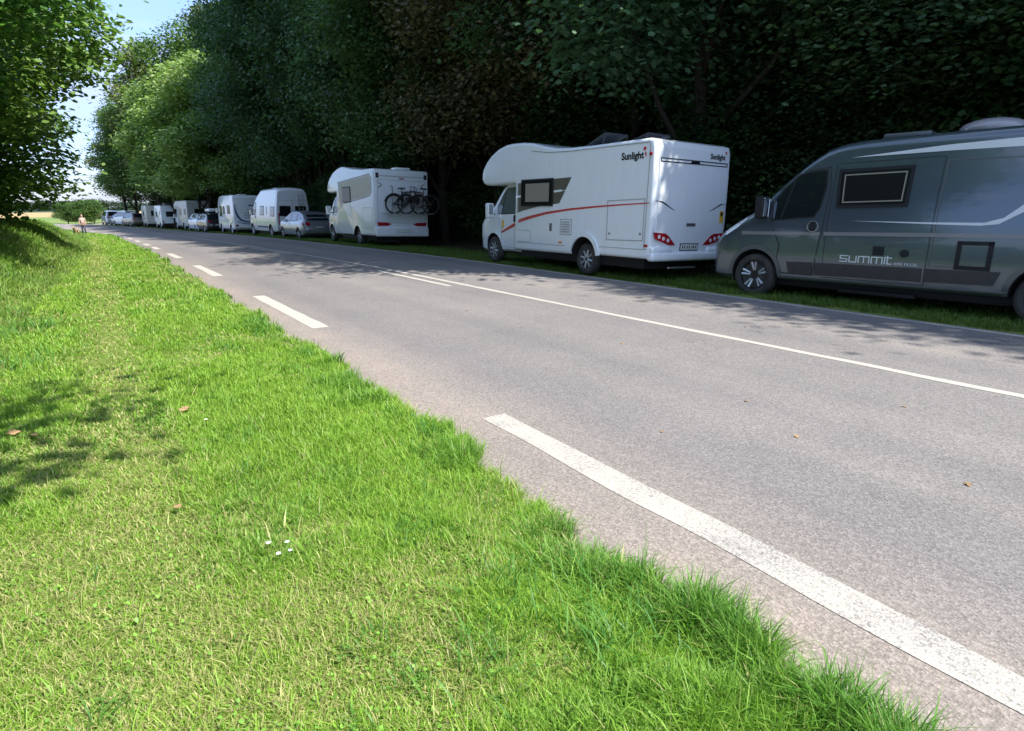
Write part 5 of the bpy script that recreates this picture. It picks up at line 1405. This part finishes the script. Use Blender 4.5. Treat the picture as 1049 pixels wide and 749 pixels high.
CAR3 = [(-4.4, 2.35), (-4.3, 2.5), (-4.1, 2.54), (-.6, 2.54), (-.1, 2.4), (.25, 2.0), (.4, 1.4), (.4, .6), (.2, .42), (-4.3, .42), (-4.4, .55)]
def white_extra(v):
    camper_window(v, -.55, .55, 1.35, 1.85, 'B', name='rear_window')
    v.stripe('side_decal', 'L', [(-2.6, 1.1), (-3.3, 1.6), (-4.2, 1.9)], [.1, .25, .3], M('green_decal', (.25, .38, .20), .4), .006)
    camper_window(v, -1.0, -1.9, 1.3, 1.8, 'L', name='side_window')
    v.patch('rear_bumper', 'B', [(-1.0, .44), (1.0, .44), (1.0, .62), (-1.0, .62)], BLACKP, .05)
    for s in (1, -1): v.patch('tail_lamp', 'B', [(s*1.0, .7), (s*.84, .7), (s*.84, .9), (s*1.0, .9)], REDL, .015)
    v.box('roof_box', -3.6, -2.1, -.6, .5, 2.54, 2.78, GREYP, .08)
    v.box('underfloor', -4.0, .1, -.8, .8, .2, .45, BLACKP)
box_camper('motorhome', 'small white camper with a dark rear window and a green side decal, farther along', CAR3, 1.08, at(79.5, 7.05, 1.08, -.06, xr=-4.4), WHITE, (-.4, -3.3), white_extra)
def cream_extra(v):
    camper_window(v, -1.6, -2.4, 1.35, 1.9, 'L', name='side_window'); camper_window(v, -.4, .5, 1.4, 1.9, 'B', name='rear_window')
    v.stripe('side_decal', 'L', [(-.5, 1.05), (-4.2, 1.05)], .1, M('brown_decal', (.2, .12, .07), .5), .006)
    v.box('underfloor', -4.0, .1, -.8, .8, .2, .45, BLACKP)
box_camper('motorhome', 'cream coloured camper peeking out behind the small white camper', CAR3, 1.05, at(86.5, 6.15, 1.05, -.03, xr=-4.4), CREAM, (-.4, -3.3), cream_extra)
build_car('suv', 'parked_car', 'bronze car in the shade beyond the cream camper', 'car', BEIGEC, at(91.8, 4.98, .92, -.25, xr=-3.66))
build_car('van', 'parked_car', 'white people carrier parked beyond the bronze car', 'car', WHITE2, at(96.5, 4.40, .92, -.28, xr=-3.72))
build_car('hatch', 'parked_car', 'small silver car between the people carrier and the farthest van', 'car', SILVER, at(100.5, 4.0, .88, -.3, xr=-3.44))
build_car('van', 'parked_van', 'farthest parked vehicle, a silver white van at the road bend', 'van', M('pale_silver', (.62, .64, .66), .3, metal=.2, coat=1), at(104, 2.55, .92, -.12, xr=-3.72))

# ------------------------------------------------------------------ walker and dog
def skin(name, verts, edges, rads, mat, parent, sub=2):
    me = bpy.data.meshes.new(name); me.from_pydata(verts, edges, []); o = bpy.data.objects.new(name, me); COL.objects.link(o)
    md = o.modifiers.new('s', 'SKIN'); md.use_smooth_shade = True
    for i, r in enumerate(rads): me.skin_vertices[0].data[i].radius = (r, r) if isinstance(r, (int, float)) else r
    me.skin_vertices[0].data[0].use_root = True
    s = o.modifiers.new('u', 'SUBSURF'); s.levels = sub; s.render_levels = sub
    dg = bpy.context.evaluated_depsgraph_get(); new = bpy.data.meshes.new_from_object(o.evaluated_get(dg))
    o.modifiers.clear(); o.data = new; new.name = name; new.materials.clear(); new.materials.append(mat)
    for p in new.polygons: p.use_smooth = True
    o.parent = parent; return o
SKINM = M('skin', (.42, .25, .18), .5); SHIRT = M('pale_shirt', (.48, .36, .30), .8); TROUS = M('grey_blue_trousers', (.075, .085, .11), .8); HAIRM = M('grey_hair', (.2, .15, .11), .7); FURM = M('tan_fur', (.36, .25, .14), .9); SHOE = M('dark_shoe', (.03, .03, .03), .6)
def person():
    X, Y = .0, 61.5
    # keep the walker on his bearing from the camera
    z = float(ground_z(X, Y)); e = empty('person', 'person in pale top and dark trousers walking on the far verge with a dog', 'person'); e.location = (-.1, 61.5, float(ground_z(-.1, 61.5))+.02); e.scale = (.82, .86, .93); e.rotation_euler = (0, 0, .1)
    V = [(0, 0, .95), (0, 0, 1.15), (0, 0, 1.34), (0, .0, 1.44), (0, -.01, 1.52), (0, -.02, 1.62), (0, -.02, 1.71),
         (.17, 0, 1.40), (.24, .02, 1.13), (.22, -.10, .90), (.21, -.14, .82), (-.17, 0, 1.40), (-.26, .03, 1.14), (-.25, -.08, .92), (-.24, -.12, .84),
         (.095, 0, .88), (.10, -.10, .50), (.10, -.02, .09), (.10, -.16, .05), (-.095, 0, .88), (-.10, .08, .50), (-.10, .20, .12), (-.10, .08, .05)]
    E_ = [(0, 1), (1, 2), (2, 3), (3, 4), (4, 5), (5, 6), (2, 7), (7, 8), (8, 9), (9, 10), (2, 11), (11, 12), (12, 13), (13, 14), (0, 15), (15, 16), (16, 17), (17, 18), (0, 19), (19, 20), (20, 21), (21, 22)]
    Rr = [.15, .14, .16, .09, .055, .095, .07, .07, .05, .035, .04, .07, .05, .035, .04, .10, .065, .045, .04, .10, .065, .045, .04]
    skin('body', V, E_, Rr, SKINM, e)
    skin('shirt', [(0, 0, .92), (0, 0, 1.12), (0, 0, 1.33), (0, 0, 1.42), (.18, 0, 1.40), (.25, .02, 1.16), (-.18, 0, 1.40), (-.27, .03, 1.17)], [(0, 1), (1, 2), (2, 3), (2, 4), (4, 5), (2, 6), (6, 7)], [.17, .16, .18, .10, .085, .065, .085, .065], SHIRT, e)
    skin('trousers', [(0, 0, .98), (.10, 0, .84), (.10, -.10, .50), (.10, -.02, .12), (-.10, 0, .84), (-.10, .08, .50), (-.10, .20, .15)], [(0, 1), (1, 2), (2, 3), (0, 4), (4, 5), (5, 6)], [.165, .115, .085, .065, .115, .085, .065], TROUS, e)
    skin('hair', [(0, 0, 1.74), (0, .03, 1.70), (0, .05, 1.62)], [(0, 1), (1, 2)], [.07, .095, .07], HAIRM, e)
    for s, yy, y2 in ((.10, -.02, -.17), (-.10, .20, .07)): skin('shoe', [(s, yy+.03, .05), (s, y2, .04)], [(0, 1)], [.055, .045], SHOE, e)
    d = empty('dog', 'small tan dog standing left of the walker on the verge', 'dog'); d.location = (-.62, 60.9, float(ground_z(-.62, 60.9))+.02); d.rotation_euler = (0, 0, -.3)
    V = [(0, 0, .42), (0, -.25, .45), (0, -.38, .58), (0, -.46, .64), (0, -.58, .61), (0, .25, .44), (0, .40, .55), (0, .48, .66),
         (.08, -.25, .25), (.08, -.24, .12), (.08, -.28, .03), (-.08, -.25, .25), (-.08, -.20, .12), (-.08, -.24, .03), (.08, .22, .26), (.08, .31, .15), (.08, .26, .03), (-.08, .20, .26), (-.08, .27, .15), (-.08, .21, .03), (.05, -.44, .72), (-.05, -.44, .72)]
    E_ = [(0, 1), (1, 2), (2, 3), (3, 4), (0, 5), (5, 6), (6, 7), (1, 8), (8, 9), (9, 10), (1, 11), (11, 12), (12, 13), (5, 14), (14, 15), (15, 16), (5, 17), (17, 18), (18, 19), (3, 20), (3, 21)]
    Rr = [.12, .14, .085, .08, .04, .11, .03, .02, .05, .03, .03, .05, .03, .03, .06, .03, .03, .06, .03, .03, .025, .025]
    skin('body', V, E_, Rr, FURM, d)
    bm = bmesh.new(); bm_tube(bm, [(.42, 60.6, -.1), (.55, 61, .05), (.70, 61.4, .30)], .006, 5); 
    bm.free()
person()

# ------------------------------------------------------------------ sky, sun, camera
SUN_AZ, SUN_EL = R(155), R(52)      # behind the camera, a little to the right
wd = bpy.data.worlds.new('World'); scene.world = wd; wd.use_nodes = True
nt = wd.node_tree; nt.nodes.clear()
sky = nt.nodes.new('ShaderNodeTexSky'); sky.sky_type = 'NISHITA'; sky.sun_disc = False
sky.sun_elevation = SUN_EL; sky.sun_rotation = SUN_AZ; sky.air_density = 1.0; sky.dust_density = .3; sky.ozone_density = 1.6
bg = nt.nodes.new('ShaderNodeBackground'); bg.inputs['Strength'].default_value = .15
# thin high cloud
tc = nt.nodes.new('ShaderNodeTexCoord'); mp = nt.nodes.new('ShaderNodeMapping'); mp.inputs['Scale'].default_value = (1, 1, 3.2)
nt.links.new(tc.outputs['Generated'], mp.inputs['Vector'])
cl = ramp(nt, noise(nt, 3.0, 8, .6, mp.outputs['Vector'], .5), [(.44, (0, 0, 0)), (.66, (.6, .6, .6))])
skc = mixc(nt, cl, sky.outputs[0], (4.2, 4.5, 4.9))
sxyz = nt.nodes.new('ShaderNodeSeparateXYZ'); nt.links.new(tc.outputs['Generated'], sxyz.inputs[0])
hz = ramp(nt, sxyz.outputs['Z'], [(.0, (.33, .37, .54)), (.10, (.49, .51, .68)), (.32, (.88, .86, .97)), (.7, (1.12, 1.1, 1.12))])
skc = mixc(nt, 1.0, skc, hz, 'MULTIPLY')
nt.links.new(skc, bg.inputs['Color'])
wo = nt.nodes.new('ShaderNodeOutputWorld'); nt.links.new(bg.outputs[0], wo.inputs[0])
sl = bpy.data.lights.new('sun', 'SUN'); sl.energy = 3.9; sl.angle = R(.55); sl.color = (1, .96, .90)
so = bpy.data.objects.new('sun', sl); COL.objects.link(so)
S = Vector((math.sin(SUN_AZ)*math.cos(SUN_EL), math.cos(SUN_AZ)*math.cos(SUN_EL), math.sin(SUN_EL)))
so.rotation_euler = S.to_track_quat('Z', 'Y').to_euler(); so.location = (0, 30, 60)

cam = bpy.data.cameras.new('camera'); co = bpy.data.objects.new('camera', cam); COL.objects.link(co); scene.camera = co
F_, HY_, YAW_, ROLL_ = 640., 209.3, .587, -.0078
cam.sensor_width = 36; cam.lens = F_/1049*36; cam.clip_start = .05; cam.clip_end = 90000
pitch = math.atan((374.5-HY_)/F_)
co.matrix_world = Matrix.Translation((0, 0, 1.58)) @ (Matrix.Rotation(-YAW_, 4, 'Z') @ Matrix.Rotation(PI/2-pitch, 4, 'X') @ Matrix.Rotation(ROLL_, 4, 'Z'))

scene.view_settings.view_transform = 'Standard'; scene.view_settings.look = 'None'
scene.view_settings.exposure = 1.2; scene.view_settings.gamma = 1
scene.render.engine = 'CYCLES'
cy = scene.cycles; cy.max_bounces = 7; cy.diffuse_bounces = 4; cy.glossy_bounces = 3; cy.transmission_bounces = 4; cy.transparent_max_bounces = 4
cy.use_denoising = True; cy.caustics_reflective = False; cy.caustics_refractive = False
try: cy.denoiser = 'OPENIMAGEDENOISE'
except Exception: pass
